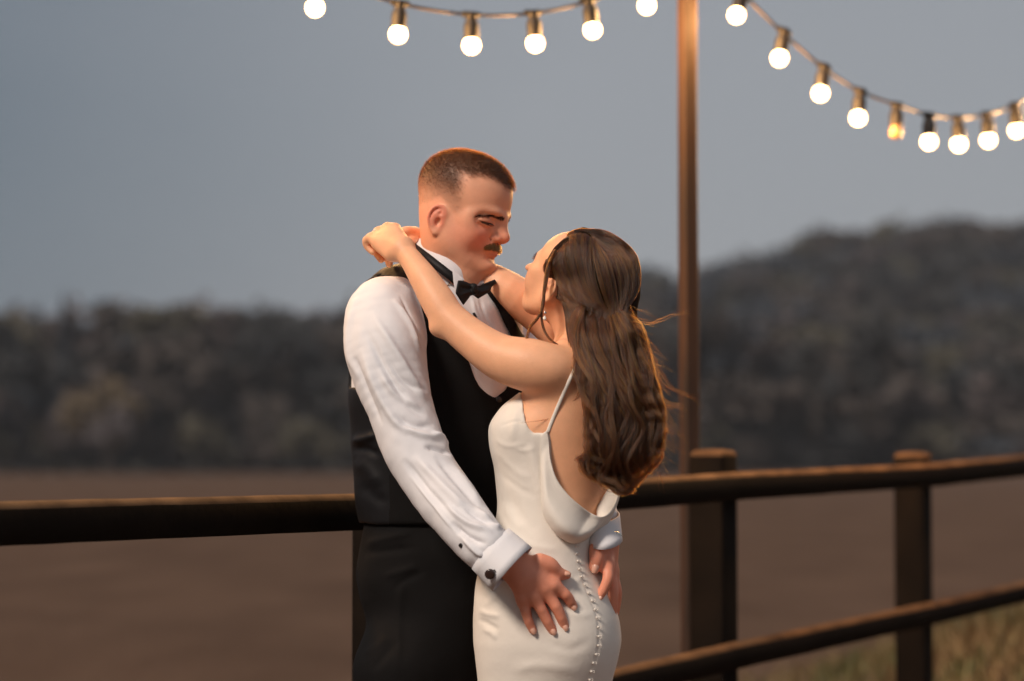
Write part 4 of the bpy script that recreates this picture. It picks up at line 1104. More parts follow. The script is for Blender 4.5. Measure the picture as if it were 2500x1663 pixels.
def look(dm, u, v):
    xs, ys, A = dm
    fx = np.clip((u - xs[0]) / (xs[1] - xs[0]), 0, len(xs) - 1.001); fy = np.clip((v - ys[0]) / (ys[1] - ys[0]), 0, len(ys) - 1.001)
    i, j = fx.astype(int), fy.astype(int); a, b = fx - i, fy - j
    return (A[i, j] * (1 - a) + A[i + 1, j] * a) * (1 - b) + (A[i, j + 1] * (1 - a) + A[i + 1, j + 1] * a) * b
def unproj(u, v, Y):
    d = np.zeros(u.shape + (3,)); d += CF
    d[..., 0] += (u - IMW / 2) / FPX; d += ((IMH / 2 - v) / FPX)[..., None] * CU
    return CAM + d * (Y / d[..., 1])[..., None]
def guided(guides, n, K, rng, spread, clump=0.0, nclump=60, wave=0.0, wl=1.0, end_jit=0.0):
    """n strands of K points in px space blended between neighbouring guides (each a polyline)"""
    G = np.stack([resamp(g, K) for g in guides])            # g,K,2
    g_ = len(G); t = rng.random(n) * (g_ - 1)
    if clump:
        cl = rng.random(nclump) * (g_ - 1); near = np.abs(t[:, None] - cl[None]).argmin(1); tc = cl[near]
        s = np.linspace(0, 1, K)[None, :] ** 1.2 * clump
        T = t[:, None] * (1 - s) + tc[:, None] * s; ph = (near * 2.399) % 6.283
    else:
        T = np.repeat(t[:, None], K, 1); ph = rng.random(n) * 6.283
    i = np.clip(T.astype(int), 0, g_ - 2); a = (T - i)[..., None]; kk = np.arange(K)[None, :]
    S = G[i, kk] * (1 - a) + G[i + 1, kk] * a
    s = np.linspace(0, 1, K)
    off = rng.normal(0, 1, (n, 1, 2)) * spread[0] * (1 - s)[None, :, None] + rng.normal(0, 1, (n, 1, 2)) * spread[1] * s[None, :, None]
    if wave: off[..., 0] += wave * (s[None] ** .7) * np.sin(2 * np.pi * s[None] / wl + ph[:, None] * .35 + rng.normal(0, .35, (n, 1)))
    if end_jit: S = S + (S[:, -1:] - S[:, -2:-1]) * (rng.random((n, 1, 1)) * end_jit * s[None, :, None] ** 3)
    return S + off, ph
def resamp(g, K):
    c = crom(np.asarray(g, float), 8); d = np.concatenate([[0], np.cumsum(np.linalg.norm(np.diff(c, axis=0), axis=1))])
    s = np.linspace(0, d[-1], K); return np.stack([np.interp(s, d, c[:, i]) for i in (0, 1)], 1)
HAIR_FACE_CUT = [(1432, 535), (1410, 566), (1401, 574), (1374, 584), (1352, 605), (1336, 632), (1328, 654), (1324, 680), (1322, 700), (1335, 728), (1362, 738), (1385, 752), (1392, 800), (1200, 900), (1150, 500)]
def wom_hair(body):
    H = WH; rng = np.random.default_rng(11)
    cap = [ell(H, (0, -.014, .036), (.079, .098, .073)), ell(H, (0, .014, .042), (.066, .068, .058), k=.03),
           ell(WORLD, P(1488, 690, 4.41), (.056, .060, .060), k=.03), ell(WORLD, P(1478, 724, 4.40), (.044, .040, .028), k=.02),
           cutter(HAIR_FACE_CUT, 4.0, 4.47, 's', .004), cutter([(x - 2, y) for x, y in HAIR_FACE_CUT], 4.46, 5.2, 's', .004),
           cutter([(1300, 790), (1370, 745), (1400, 757), (1440, 768), (1490, 775), (1530, 757), (1548, 735), (1640, 720), (1640, 900), (1300, 900)], 3.9, 5.0, 's', .006)]
    long_ = [loft([row(1160, 1480, 1550, 4.315, .016), row(1140, 1462, 1564, 4.315, .026), row(1105, 1450, 1575, 4.315, .034), row(1060, 1442, 1578, 4.318, .037), row(1000, 1432, 1572, 4.322, .036), row(940, 1412, 1566, 4.33, .036), row(880, 1402, 1556, 4.345, .037), row(820, 1394, 1545, 4.365, .042), row(790, 1396, 1538, 4.385, .034), row(770, 1415, 1520, 4.40, .026)], k=.02, power=2.3), ell(WORLD, P(1462, 762, 4.415), (.048, .042, .020), k=.012), chain(WORLD, [P(1400, 715, 4.395), P(1408, 770, 4.388), P(1422, 835, 4.368)], [.024, .021, .02], k=.025, n=3), chain(WORLD, [P(1452, 728, 4.386), P(1456, 800, 4.372)], [.040, .036], k=.025), chain(WORLD, [P(1512, 728, 4.392), P(1516, 805, 4.366)], [.032, .030], k=.025)]
    hm = hair_base_mat()
    Vb, Fb = surface(cap + long_, .0042, 'hair', None, link_it=False, smooth_it=2)
    hb = link('hair', mesh_np('hair', Vb, Fb), hm, wom)
    dmc = depth_map(cap + long_, 1300, 540, 1640, 1260, 4); dmc = (dmc[0], dmc[1], blur(fill_nan(dmc[2]), 10)); dml = dmc
    # crown: from the hairline and the parting back to the tie
    G1 = [[(1330, 650), (1332, 690), (1352, 722), (1390, 742), (1430, 755)], [(1336, 632), (1342, 680), (1368, 716), (1405, 738), (1445, 757)], [(1352, 606), (1358, 655), (1385, 705), (1420, 738), (1455, 760)],
          [(1374, 585), (1380, 640), (1402, 700), (1435, 740), (1465, 762)], [(1402, 573), (1404, 630), (1422, 695), (1448, 740), (1474, 764)], [(1428, 572), (1428, 625), (1440, 690), (1460, 740), (1480, 765)],
          [(1448, 585), (1446, 635), (1456, 695), (1472, 742), (1486, 767)]]
    G2 = [[(1446, 590), (1452, 640), (1466, 695), (1482, 742), (1490, 767)], [(1450, 585), (1472, 635), (1488, 690), (1498, 740), (1500, 766)], [(1450, 578), (1495, 625), (1512, 685), (1514, 738), (1508, 764)],
          [(1444, 570), (1505, 605), (1538, 668), (1532, 728), (1516, 760)], [(1430, 563), (1500, 582), (1550, 640), (1556, 695), (1540, 735), (1522, 756)], [(1416, 562), (1480, 566), (1545, 612), (1562, 672), (1553, 720), (1528, 752)]]
    G0 = [[(1400, 574), (1420, 564), (1450, 572), (1470, 600)], [(1375, 583), (1400, 566), (1430, 564), (1470, 580), (1500, 620)]]
    def put(S, dm, lift, ph=None):
        Y = look(dm, S[..., 0], S[..., 1]); return unproj(S[..., 0], S[..., 1], Y - lift)
    for G, n in ((G1, 4200), (G2, 3600)):
        S, ph = guided(G, n, 14, rng, (1.6, 2.0), .75, 90)
        s = np.linspace(0, 1, 14)[None]
        lift = .003 + rng.random((n, 1)) * .005 + .002 * np.sin(ph[:, None] * 3) * np.sin(np.pi * s)
        hair('hair_strands', put(S, dmc, lift), .00024, HAIR_W, wom)
    S, ph = guided(G0, 500, 12, rng, (3, 3), .3, 20); hair('hair_strands', put(S, dmc, rng.random((500, 1)) * .004), .0002, HAIR_W, wom)
    # lengths: from under the tie to the curled ends
    GL = [[(1402, 742), (1394, 792), (1402, 860), (1424, 930), (1436, 990), (1440, 1040), (1462, 1085), (1470, 1112)],
          [(1412, 746), (1408, 805), (1424, 880), (1440, 950), (1446, 1020), (1450, 1075), (1434, 1110), (1424, 1135), (1440, 1152), (1462, 1140)],
          [(1412, 756), (1425, 820), (1448, 890), (1462, 960), (1462, 1030), (1452, 1090), (1432, 1125), (1436, 1160), (1462, 1168), (1475, 1150)],
          [(1432, 762), (1446, 830), (1468, 900), (1486, 970), (1484, 1040), (1472, 1100), (1462, 1150), (1478, 1184), (1502, 1180)],
          [(1452, 764), (1462, 830), (1484, 900), (1508, 970), (1508, 1040), (1494, 1100), (1486, 1160), (1500, 1200), (1530, 1204), (1545, 1190)],
          [(1474, 766), (1478, 830), (1496, 900), (1528, 965), (1538, 1030), (1522, 1095), (1512, 1150), (1522, 1192), (1545, 1200)],
          [(1492, 766), (1498, 830), (1512, 900), (1545, 970), (1562, 1030), (1548, 1090), (1540, 1140), (1552, 1172), (1570, 1165)],
          [(1508, 762), (1520, 820), (1540, 890), (1566, 960), (1586, 1030), (1578, 1085), (1572, 1130), (1584, 1150), (1596, 1138)],
          [(1524, 756), (1542, 810), (1562, 880), (1580, 950), (1600, 1020), (1604, 1075), (1596, 1110), (1606, 1128), (1618, 1112)],
          [(1534, 748), (1560, 800), (1580, 860), (1596, 930), (1614, 1000), (1620, 1060), (1612, 1095)]]
    K = 34; s = np.linspace(0, 1, K)
    GG = np.stack([resamp([(g[0][0], g[0][1] - 16)] + g, K) for g in GL]); ng = len(GG)
    def locks(count, per, amp, wl, wid, lmin, lmax, rad, top=0.0):
        out = []
        for c_ in range(count):
            t = (c_ + rng.random()) / count * (ng - 1); i = min(int(t), ng - 2); a = t - i
            path = GG[i] * (1 - a) + GG[i + 1] * a
            ph = rng.uniform(0, 6.28); am = amp * rng.uniform(.5, 1.3) * (1 - .55 * t / (ng - 1)); wv = wl * rng.uniform(.8, 1.25)
            env = np.interp(s, (0, .12, .5, 1), (0, .25, 1, 1.1))
            path = path + np.stack([am * env * np.sin(2 * np.pi * s / wv + ph), am * .3 * env * np.cos(2 * np.pi * s / wv + ph)], 1)
            cu_ = np.clip((s - .84) / .16, 0, 1); an = cu_ * rng.uniform(1.2, 2.4) * math.pi; cr = rng.uniform(5, 13) * rng.choice((-1, 0, 0, 1, 1))
            path = path + np.stack([cr * np.sin(an), -abs(cr) * (1 - np.cos(an))], 1) * (cu_ > 0)[:, None]
            dz = rng.uniform(lmin, lmax) + .0042 * env * np.sin(2 * np.pi * s / wv + ph + 1.4)
            w = wid * rng.uniform(.7, 1.3) * np.interp(s, (0, .15, .55, .85, 1), (.7, 1, 1, .65, .25))
            th = rng.uniform(0, 6.28, (per, 1)) + s[None] * rng.uniform(-1.5, 2.5); rr = np.sqrt(rng.random((per, 1))); fz = 1 + rng.normal(0, .12, (per, 1))
            u = path[None, :, 0] + np.cos(th) * rr * w * fz + rng.normal(0, 1.2, (per, 1)) * s[None] ** 2
            u = u + (1462 - u) * np.interp(s, (0, .05, .16), (.42, .22, 0))[None]
            v = path[None, :, 1] + rng.normal(0, 4, (per, 1)) * s[None]
            stop = 1 - .34 * rng.random((per, 1)) ** 2.2; sc_ = np.clip(s[None] * stop, 0, 1) * (K - 1)
            i0 = np.minimum(sc_.astype(int), K - 2); fr = sc_ - i0; rows_ = np.arange(per)[:, None]
            u = u[rows_, i0] * (1 - fr) + u[rows_, i0 + 1] * fr; v = v[rows_, i0] * (1 - fr) + v[rows_, i0 + 1] * fr
            lift = np.maximum(dz[None] + np.sin(th) * rr * M(w, 4.33) * .8, .0005) * np.interp(s, (0, .06, .2, 1), (.15, .5, 1, 1)) + np.interp(s, (0, .035, .09), (-.020, -.006, 0))[None]
            Y = look(dml, u, v) - lift
            out.append(unproj(u, v, Y))
        hair('hair_strands', np.concatenate(out), rad, HAIR_W, wom)
    locks(46, 110, 6, .55, 10, .001, .008, .00026)
    locks(40, 90, 11, .42, 9, .006, .022, .00026)
    locks(30, 60, 17, .40, 7, .014, .032, .00024)
    # crown hair running on through the tie into the lengths, and the hair swept back over the ear
    for Ga, Gb, n in ((G1[1:], GL[1:7], 1500), (G2, GL[4:10], 1500)):
        J = [list(g_) + [(x_, y_) for x_, y_ in l_[1:]] for g_, l_ in zip(Ga, Gb)]
        S, ph = guided(J, n, 44, rng, (1.5, 3.0), .8, 40)
        s4 = np.linspace(0, 1, 44)[None]
        hair('hair_strands', put(S, dmc, .002 + rng.random((n, 1)) * .007 + .004 * s4 + .0025 * np.sin(ph[:, None] * 3 + s4 * 12)), .00024, HAIR_W, wom)
    GE = [[(1345, 690), (1362, 720), (1378, 748), (1388, 800), (1404, 860), (1425, 930), (1436, 990)], [(1362, 690), (1385, 728), (1402, 756), (1412, 810), (1430, 880), (1446, 950), (1452, 1020)], [(1385, 690), (1408, 735), (1428, 765), (1440, 830), (1462, 900), (1478, 970)]]
    S, ph = guided(GE, 1300, 36, rng, (2.5, 4), .7, 22, 2, .5); s4 = np.linspace(0, 1, 36)[None]
    hair('hair_strands', put(S, dmc, .001 + rng.random((1300, 1)) * .008 + .003 * np.sin(ph[:, None] * 3 + s4 * 9)), .00023, HAIR_W, wom)
    # loose wind-blown strands
    FL = [[(1535, 745), (1562, 810), (1600, 890), (1640, 950), (1700, 970), (1730, 1000), (1745, 1045), (1762, 1047)], [(1545, 800), (1590, 880), (1625, 940), (1665, 960), (1705, 985), (1722, 1010)],
          [(1555, 860), (1590, 960), (1630, 1010), (1660, 1060), (1690, 1085), (1700, 1105)], [(1560, 900), (1590, 990), (1640, 1060), (1655, 1090), (1690, 1110), (1695, 1130)], [(1570, 960), (1600, 1040), (1625, 1080), (1650, 1110), (1640, 1135)],
          [(1580, 1000), (1600, 1060), (1640, 1095), (1668, 1108)], [(1540, 770), (1570, 830), (1590, 880), (1605, 940), (1610, 1000), (1600, 1060)], [(1590, 1010), (1620, 990), (1670, 998), (1700, 1020)], [(1575, 900), (1620, 1000), (1650, 1080), (1652, 1120)],
          [(1545, 780), (1590, 790), (1640, 770), (1680, 765), (1688, 790)], [(1565, 880), (1610, 960), (1650, 1015), (1700, 1020)]]
    out = []
    for g in FL:
        for _ in range(6):
            c = resamp(g, 24) + rng.normal(0, 3.5, (1, 2)) + np.cumsum(rng.normal(0, .9, (24, 2)), 0)
            e = rng.uniform(.55, 1.0); c = resamp(c[:max(6, int(24 * e))], 24)
            out.append(unproj(c[:, 0], c[:, 1], np.full(24, 4.33 + rng.normal(0, .015)) + np.linspace(0, rng.normal(0, .03), 24)))
    for _ in range(200):
        y0_ = rng.uniform(745, 1120); xr = np.interp(y0_, (745, 850, 950, 1050, 1120), (1545, 1572, 1585, 1600, 1600)) - rng.uniform(0, 22)
        L_ = rng.uniform(25, 95); a = rng.uniform(.35, 1.35); t = np.linspace(0, 1, 12)
        c = np.stack([xr + L_ * t * math.cos(a) + rng.normal(0, 8) * t ** 2, y0_ + L_ * t * math.sin(a) + rng.normal(0, 14) * t ** 2], 1)
        out.append(unproj(c[:, 0], c[:, 1], np.full(12, 4.33 + rng.normal(0, .02))))
    hair('loose_strands', out, .00013, HAIR_W, wom)
    # tendrils beside the face and over the shoulder
    def tend(g, n, sp, Ys, rad=.00022):
        S, ph = guided([g, [(a + sp, b + 1) for a, b in g]], n, 22, rng, (.8, 1.2), .6, 4)
        Y = np.interp(np.linspace(0, 1, 22), np.linspace(0, 1, len(Ys)), Ys)[None] + rng.normal(0, .002, (n, 1))
        hair('tendril', unproj(S[..., 0], S[..., 1], np.broadcast_to(Y, S.shape[:2])), rad, HAIR_W, wom)
    tend([(1352, 610), (1334, 650), (1326, 700), (1322, 745), (1310, 775), (1290, 800), (1282, 830)], 120, 6, (4.372, 4.372, 4.37, 4.365, 4.36, 4.345, 4.335))
    tend([(1340, 640), (1330, 700), (1321, 750), (1322, 790), (1336, 822), (1365, 845), (1405, 858)], 90, 4, (4.372, 4.368, 4.365, 4.36, 4.352, 4.345, 4.34))
    tend([(1392, 770), (1400, 830), (1408, 880), (1424, 940), (1426, 1000), (1432, 1060)], 60, 5, (4.36, 4.335, 4.325, 4.32, 4.32, 4.32))
    tend([(1420, 940), (1398, 980), (1370, 1010), (1330, 1024), (1290, 1030), (1262, 1032)], 5, 2, (4.32, 4.325, 4.33, 4.325, 4.318, 4.312), .00016)

# ------------------------------------------------------------------ the place: field, wood, hill, fence, pole, festoon lights
def ground_h(x, y):
    bank = .50 * sstep(x, .8, 2.3) * sstep(y, 5.6, 7.4) * (1 - sstep(y, 9.5, 14.0))
    return bank + .03 * np.sin(x * .9 + 1) * np.sin(y * .7) * sstep(y, 6, 9) * (1 - sstep(y, 40, 60))
def grid_mesh(name, xs, ys, hf, mat):
    gx, gy = np.meshgrid(xs, ys, indexing='ij'); V = np.stack([gx, gy, hf(gx, gy)], -1).reshape(-1, 3)
    n = len(ys); i, j = np.meshgrid(np.arange(len(xs) - 1), np.arange(n - 1), indexing='ij'); q = (i * n + j).ravel()
    return link(name, mesh_np(name, V, np.stack([q, q + n, q + n + 1, q + 1], 1)), mat)
def build_place():
    soil = noise_mat('field_soil', (.080, .046, .029), (.124, .074, .048), .9, 9, .9, .02, 9, stretch=(1, .35, 1), coord='Object', **{'Specular IOR Level': .05})
    xs = np.concatenate([-np.geomspace(2500, 4, 26), np.linspace(-3.5, 5, 60), np.geomspace(5.5, 2500, 30)]); ys = np.concatenate([np.linspace(-40, 3, 12), np.linspace(3.4, 16, 80), np.geomspace(17, 2600, 40)])
    prop(grid_mesh('field', xs, ys, ground_h, soil), kind='structure')
    # hill behind, wooded
    hillm = noise_mat('hill_scrub', (.030, .028, .026), (.060, .054, .040), .03, 5, .95, coord='Object', **{'Specular IOR Level': .05})
    def hh(x, y):
        r = (21 + 14 * sstep(x, -12, 28) + 8 * sstep(x, 25, 75)) * sstep(y, 320, 500)
        return r + 1.2 * np.sin(x * .06 + 2) * sstep(y, 400, 480) - .6 * (1 - sstep(y, 275, 300))
    prop(grid_mesh('hill', np.linspace(-420, 620, 90), np.linspace(272, 900, 60), hh, hillm), kind='structure')
    rng = np.random.default_rng(2)
    def leafm(name, c, v=.35):
        return noise_mat(name, tuple(a * (1 - v) for a in c), tuple(a * (1 + v) for a in c), .6, 3, .9, coord='Object', **{'Specular IOR Level': .05})
    LM = [leafm('wood_brown', (.092, .078, .070)), leafm('wood_dark', (.062, .063, .064)), leafm('wood_olive', (.110, .100, .074)), leafm('wood_plum', (.096, .079, .077)), leafm('wood_blue', (.060, .069, .083))]
    PALE = leafm('twigs_pale', (.15, .115, .075)); BLOS = leafm('blossom_pale', (.15, .13, .13)); BARK = noise_mat('bark', (.030, .024, .019), (.06, .048, .038), 4, 4, .95)
    def crown(h, r, n, conic=False, lean=0.0):
        """leaf faces spread through lobes of a crown"""
        lob = rng.normal(0, 1, (9, 3)); lob /= np.linalg.norm(lob, axis=1)[:, None]; lob = lob * rng.uniform(.35, .75, (9, 1)) * (r, r, h * .36) + (0, 0, h * .6); lr = rng.uniform(.28, .5, 9) * r
        if conic:
            t = rng.random(n) ** .6; a = rng.uniform(0, 6.28, n); rr = r * (1 - (1 - t)) * rng.uniform(.5, 1, n) * (.75 + .25 * np.sin(t * 40))
            c = np.stack([rr * np.cos(a), rr * np.sin(a), h * (1 - .93 * t)], 1)
        else:
            i = rng.integers(0, 9, n); d = rng.normal(0, 1, (n, 3)); d /= np.linalg.norm(d, axis=1)[:, None]
            c = lob[i] + d * (lr[i] * rng.uniform(.5, 1.1, n))[:, None]
        s_ = r * .17
        u = rng.normal(0, 1, (n, 3)); u /= np.linalg.norm(u, axis=1)[:, None]; w = np.cross(u, rng.normal(0, 1, (n, 3))); w /= np.linalg.norm(w, axis=1)[:, None]
        V = np.stack([c - u * s_, c + w * s_ * .6, c + u * s_, c - w * s_ * .6], 1).reshape(-1, 3)
        return V, np.arange(4 * n).reshape(-1, 4)
    CR = [crown(10, 4.6, 260) for _ in range(5)]
    def stuff_wood(name, spots, mats, label):
        V, F, mi, o = [], [], [], 0
        for (x, y, z, sx, sz, m_) in spots:
            v, f = CR[rng.integers(5)]; a = rng.uniform(0, 6.28); R_ = np.array(((math.cos(a), -math.sin(a), 0), (math.sin(a), math.cos(a), 0), (0, 0, 1)))
            V.append((v @ R_.T) * (sx, sx, sz) + (x, y, z)); F.append(f + o); o += len(v); mi.append(np.full(len(f), m_))
        me = mesh_np(name, np.concatenate(V), np.concatenate(F))
        for m_ in mats: me.materials.append(m_)
        me.polygons.foreach_set('material_index', np.concatenate(mi).astype(np.int32))
        ob = link(name, me, None, smooth=False); prop(ob, label, 'wood', kind='stuff'); return ob
    sp = []
    for i in range(660):      # wood along the far edge of the field
        y = rng.uniform(262, 330); px = rng.uniform(-700, 3300); x = P(px, 900, y)[0]
        top = np.interp(px, (-700, 100, 450, 650, 850, 1300, 1700, 2700), (735, 752, 712, 752, 715, 720, 740, 880)) + rng.normal(0, 10)
        zt = 1.165 + (1129 - top) / FPX * y; g = zt * rng.uniform(.3, 1.0) ** .7
        hh_ = rng.uniform(6, 10); z0 = max(-.5, g - hh_)
        sp.append((x, y - (zt - g) * 1.2, z0, rng.uniform(.7, 1.5), (g - z0) / 9.6, rng.choice(5, p=(.4, .2, .12, .2, .08))))
    for i in range(280):
        y = rng.uniform(255, 275); px = rng.uniform(-700, 3300); sp.append((P(px, 900, y)[0], y, -.5, rng.uniform(.5, 1.1), rng.uniform(.28, .75), rng.choice(5, p=(.38, .32, .1, .15, .05))))
    stuff_wood('wood', sp, LM, 'dark bare wood along the far edge of the ploughed field')
    sp = []
    for i in range(620):
        y = rng.uniform(330, 540); px = rng.uniform(1250, 3300); x = P(px, 900, y)[0]
        sp.append((x, y, float(hh(np.array(x), np.array(y))) - 1.5, rng.uniform(.9, 1.7), rng.uniform(.55, 1.0), rng.choice(5, p=(.27, .12, .17, .14, .30))))  # mix leans to blue: distance haze put into the leaf colour
    stuff_wood('hillside_wood', sp, LM, 'blurred wood covering the dark hill on the right')
    def tree(name, px, top, Y, r, mat, label, conic=False, base=None, n=900):
        z0 = 0.0 if base is None else base; h = 1.165 + (1129 - top) / FPX * Y - z0; x = P(px, 900, Y)[0]
        t = empty(name, (x, Y, z0)); prop(t, label, 'tree', 'trees standing out from the wood')
        pts = [np.array((x, Y, z0 - .3)), np.array((x + .1, Y, z0 + h * .35)), np.array((x - .05, Y, z0 + h * .7)), np.array((x, Y, z0 + h * .93))]
        parts = [tube(crom(pts, 4), np.interp(np.linspace(0, 1, 13), (0, 1), (.028 * h, .006 * h)), 7)]
        if not conic:
            for k_ in range(6):
                a = k_ * 1.05 + .3; b0 = pts[1] * (1 - k_ * .12) + pts[2] * k_ * .12
                parts.append(tube([b0, b0 + np.array((math.cos(a) * r * .4, math.sin(a) * r * .4, h * .16)), b0 + np.array((math.cos(a) * r * .7, math.sin(a) * r * .7, h * .30))], [.012 * h, .008 * h, .004 * h], 5))
        link('trunk', mesh_poly('trunk', *join(parts)), BARK, t)
        v, f = crown(h, r, n, conic); link('crown', mesh_np('crown', v + (x, Y, z0), f), mat, t, smooth=False)
    tree('conifer', 155, 700, 256, 2.2, LM[4], 'tall narrow conifer rising above the wood at far left', True)
    tree('conifer', 95, 730, 258, 1.9, LM[1], 'shorter conifer left of the tallest one on the skyline', True)
    tree('evergreen_tree', 22, 735, 256, 4.2, LM[1], 'dark evergreen at the left edge of the picture')
    tree('broadleaf_tree', 420, 722, 258, 5.5, LM[0], 'broad rounded crown on the skyline left of the man')
    tree('pale_tree', 262, 905, 246, 4.2, PALE, 'pale straw coloured tree in front of the left wood')
    tree('blossom_tree', 275, 968, 240, 2.6, BLOS, 'low pale blossoming tree below the straw coloured one')
    tree('olive_tree', 490, 990, 242, 2.8, LM[2], 'small olive green tree low in the left wood')
    tree('olive_tree', 735, 985, 242, 2.8, LM[2], 'olive green tree just left of the man')
    tree('dark_tree', 2140, 735, 250, 3.6, LM[1], 'dark evergreen in the middle of the right hillside', base=6)
    tree('dark_tree', 1990, 790, 246, 3.0, LM[1], 'lower dark tree left of the hillside evergreen', base=4)

    # ---- fence
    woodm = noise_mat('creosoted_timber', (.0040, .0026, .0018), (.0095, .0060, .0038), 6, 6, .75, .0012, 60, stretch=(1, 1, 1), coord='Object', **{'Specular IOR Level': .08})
    lit_worn = noise_mat('lit_worn_timber_top', (.055, .030, .016), (.14, .080, .042), 9, 6, .8, .001, 60, **{'Specular IOR Level': .1})  # paler tops: lamplight on the upper edges put into the worn timber's colour
    polem = noise_mat('pole_timber', (.012, .0046, .0017), (.046, .0175, .0058), 3, 6, .75, .001, 50, stretch=(9, 9, .8), coord='Object')
    A, B, Cc = np.array((P(936, 1203, 5.02)[0], 5.02)), np.array((P(1742, 1150, 6.35)[0], 6.35)), np.array((P(2228, 1130, 7.55)[0], 7.55))
    d = (A - B) / np.linalg.norm(A - B); A0 = A + d * 1.62; A00 = A0 + d * 1.62; e = (Cc - B) / np.linalg.norm(Cc - B); D = Cc + e * 1.55; E = D + e * 1.6
    PO = [A00, A0, A, B, Cc, D, E]; ZT = [1.100, 1.101, 1.104, 1.140, 1.163, 1.215, 1.27]; ZL = [.62, .63, .645, .700, .735, .785, .84]
    nrm = np.array((d[1], -d[0])); nrm = nrm if nrm[1] < 0 else -nrm
    f_ = empty('fence', (*A, 0)); prop(f_, 'dark timber post and rail fence running behind the couple', 'fence')
    for i, (q, zt) in enumerate(zip(PO, ZT)):
        r = .048; top = zt + (.055 if i not in (2, 4) else (.03 if i == 4 else -.006)); gz = float(ground_h(np.array(q[0]), np.array(q[1])))
        prof = [(1.0, gz - .1), (1.0, .5), (1.0, top - .014), (.95, top - .004), (.80, top + .001), (.4, top + .004), (.001, top + .005)]
        sqx = np.array((-1, -.96, -.85, -.3, .3, .85, .96, 1, 1, 1, 1, .96, .85, .3, -.3, -.85, -.96, -1, -1, -1)); sqy = np.array((-.85, -.96, -1, -1, -1, -1, -.96, -.85, -.3, .3, .85, .96, 1, 1, 1, 1, .96, .85, .3, -.3))
        seg = 20; rp_ = np.random.default_rng(40 + i); an = math.atan2(d[1], d[0]) + rp_.normal(0, .06); V = np.concatenate([np.stack([q[0] + r * rr * (sqx * math.cos(an) - sqy * math.sin(an)), q[1] + r * rr * (sqx * math.sin(an) + sqy * math.cos(an)), np.full(seg, z)], 1) for rr, z in prof]); F = []
        for a in range(len(prof) - 1):
            for j in range(seg): F.append((a * seg + j, a * seg + (j + 1) % seg, (a + 1) * seg + (j + 1) % seg, (a + 1) * seg + j))
        me = mesh_np('post', V, np.array(F)); me.materials.append(woodm); me.materials.append(lit_worn)
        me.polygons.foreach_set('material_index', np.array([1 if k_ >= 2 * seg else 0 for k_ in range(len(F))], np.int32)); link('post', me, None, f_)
    def rail(p0, p1, z0, z1, hgt=.072, dep=.038, seed=0):
        r_ = np.random.default_rng(seed); n = 24; n3 = np.array((nrm[0], nrm[1], 0)); V = []; off = .05 + dep / 2
        prof = [(-dep / 2, -hgt), (dep / 2, -hgt), (dep / 2 + .001, -hgt * .5), (dep / 2, -.013), (dep / 2 - .007, -.004), (dep / 2 - .017, 0), (-dep / 2 + .006, -.001), (-dep / 2, -.008)]
        w1 = np.cumsum(r_.normal(0, .0003, n)); w1 -= np.linspace(0, w1[-1], n)
        for i, t in enumerate(np.linspace(-.004, 1.004, n)):
            c = np.array((*(p0 * (1 - t) + p1 * t), z0 * (1 - t) + z1 * t + w1[i])) + n3 * off
            for a, b in prof: V.append(c + n3 * (a + r_.normal(0, .0005)) + np.array((0, 0, b + r_.normal(0, .0003))))
        m_ = len(prof); F = []
        for i in range(n - 1):
            for j in range(m_): F.append((i * m_ + j, (i + 1) * m_ + j, (i + 1) * m_ + (j + 1) % m_, i * m_ + (j + 1) % m_))
        me = mesh_np('rail', np.array(V), np.array(F)); me.materials.append(woodm); me.materials.append(lit_worn)
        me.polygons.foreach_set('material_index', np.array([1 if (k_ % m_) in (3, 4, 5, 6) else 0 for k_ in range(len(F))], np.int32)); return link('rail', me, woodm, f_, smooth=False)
    for i in range(len(PO) - 1):
        g = .0015 * (PO[i + 1] - PO[i])
        rail(PO[i] + g, PO[i + 1] - g, ZT[i], ZT[i + 1], seed=i); rail(PO[i] + g, PO[i + 1] - g, ZL[i], ZL[i + 1], .066, .038, seed=i + 20)
    # ---- pole
    pc = P(1681, 600, 6.46); w2 = .0262; Vp, n = [], 40
    r_ = np.random.default_rng(8)
    prof = [(-1, -.8), (-.8, -1), (.8, -1), (1, -.8), (1, .8), (.8, 1), (-.8, 1), (-1, .8)]; ca, sa = math.cos(.45), math.sin(.45)
    for i, z in enumerate(np.linspace(-.1, 2.80, n)):
        bx = .0016 * math.sin(z * 2.2); k_ = 1 + .02 * math.sin(z * 5) + r_.normal(0, .006)
        for a, b in prof: Vp.append((pc[0] + bx + w2 * k_ * .8 * (a * ca - b * sa), pc[1] + w2 * k_ * .8 * (a * sa + b * ca), z))
    F = [(i * 8 + j, i * 8 + (j + 1) % 8, (i + 1) * 8 + (j + 1) % 8, (i + 1) * 8 + j) for i in range(n - 1) for j in range(8)]
    tp = [tuple(range((n - 1) * 8, n * 8))]
    me = bpy.data.meshes.new('pole'); me.from_pydata([tuple(v) for v in Vp], [], F + tp); me.update()
    po = link('light_pole', me, polem, smooth=False); prop(po, 'tall square brown timber pole that carries the festoon lights', 'pole')

    # ---- festoon lights
    rub = noise_mat('socket_rubber', (.006, .005, .004), (.011, .008, .006), 60, 3, .6)
    lit, nt, b = mat_new('lit_bulb', (.9, .85, .8), .4); b.inputs['Emission Color'].default_value = (1.0, .60, .26, 1); b.inputs['Emission Strength'].default_value = 0.0
    nt.nodes.remove(b); em = nn(nt, 'ShaderNodeEmission'); em.inputs['Color'].default_value = (1.0, .58, .25, 1); em.inputs['Strength'].default_value = 26.0
    tr_ = nn(nt, 'ShaderNodeBsdfTransparent'); tr_.inputs['Color'].default_value = (1, .93, .85, 1); mx_ = nn(nt, 'ShaderNodeMixShader'); mx_.inputs[0].default_value = .5
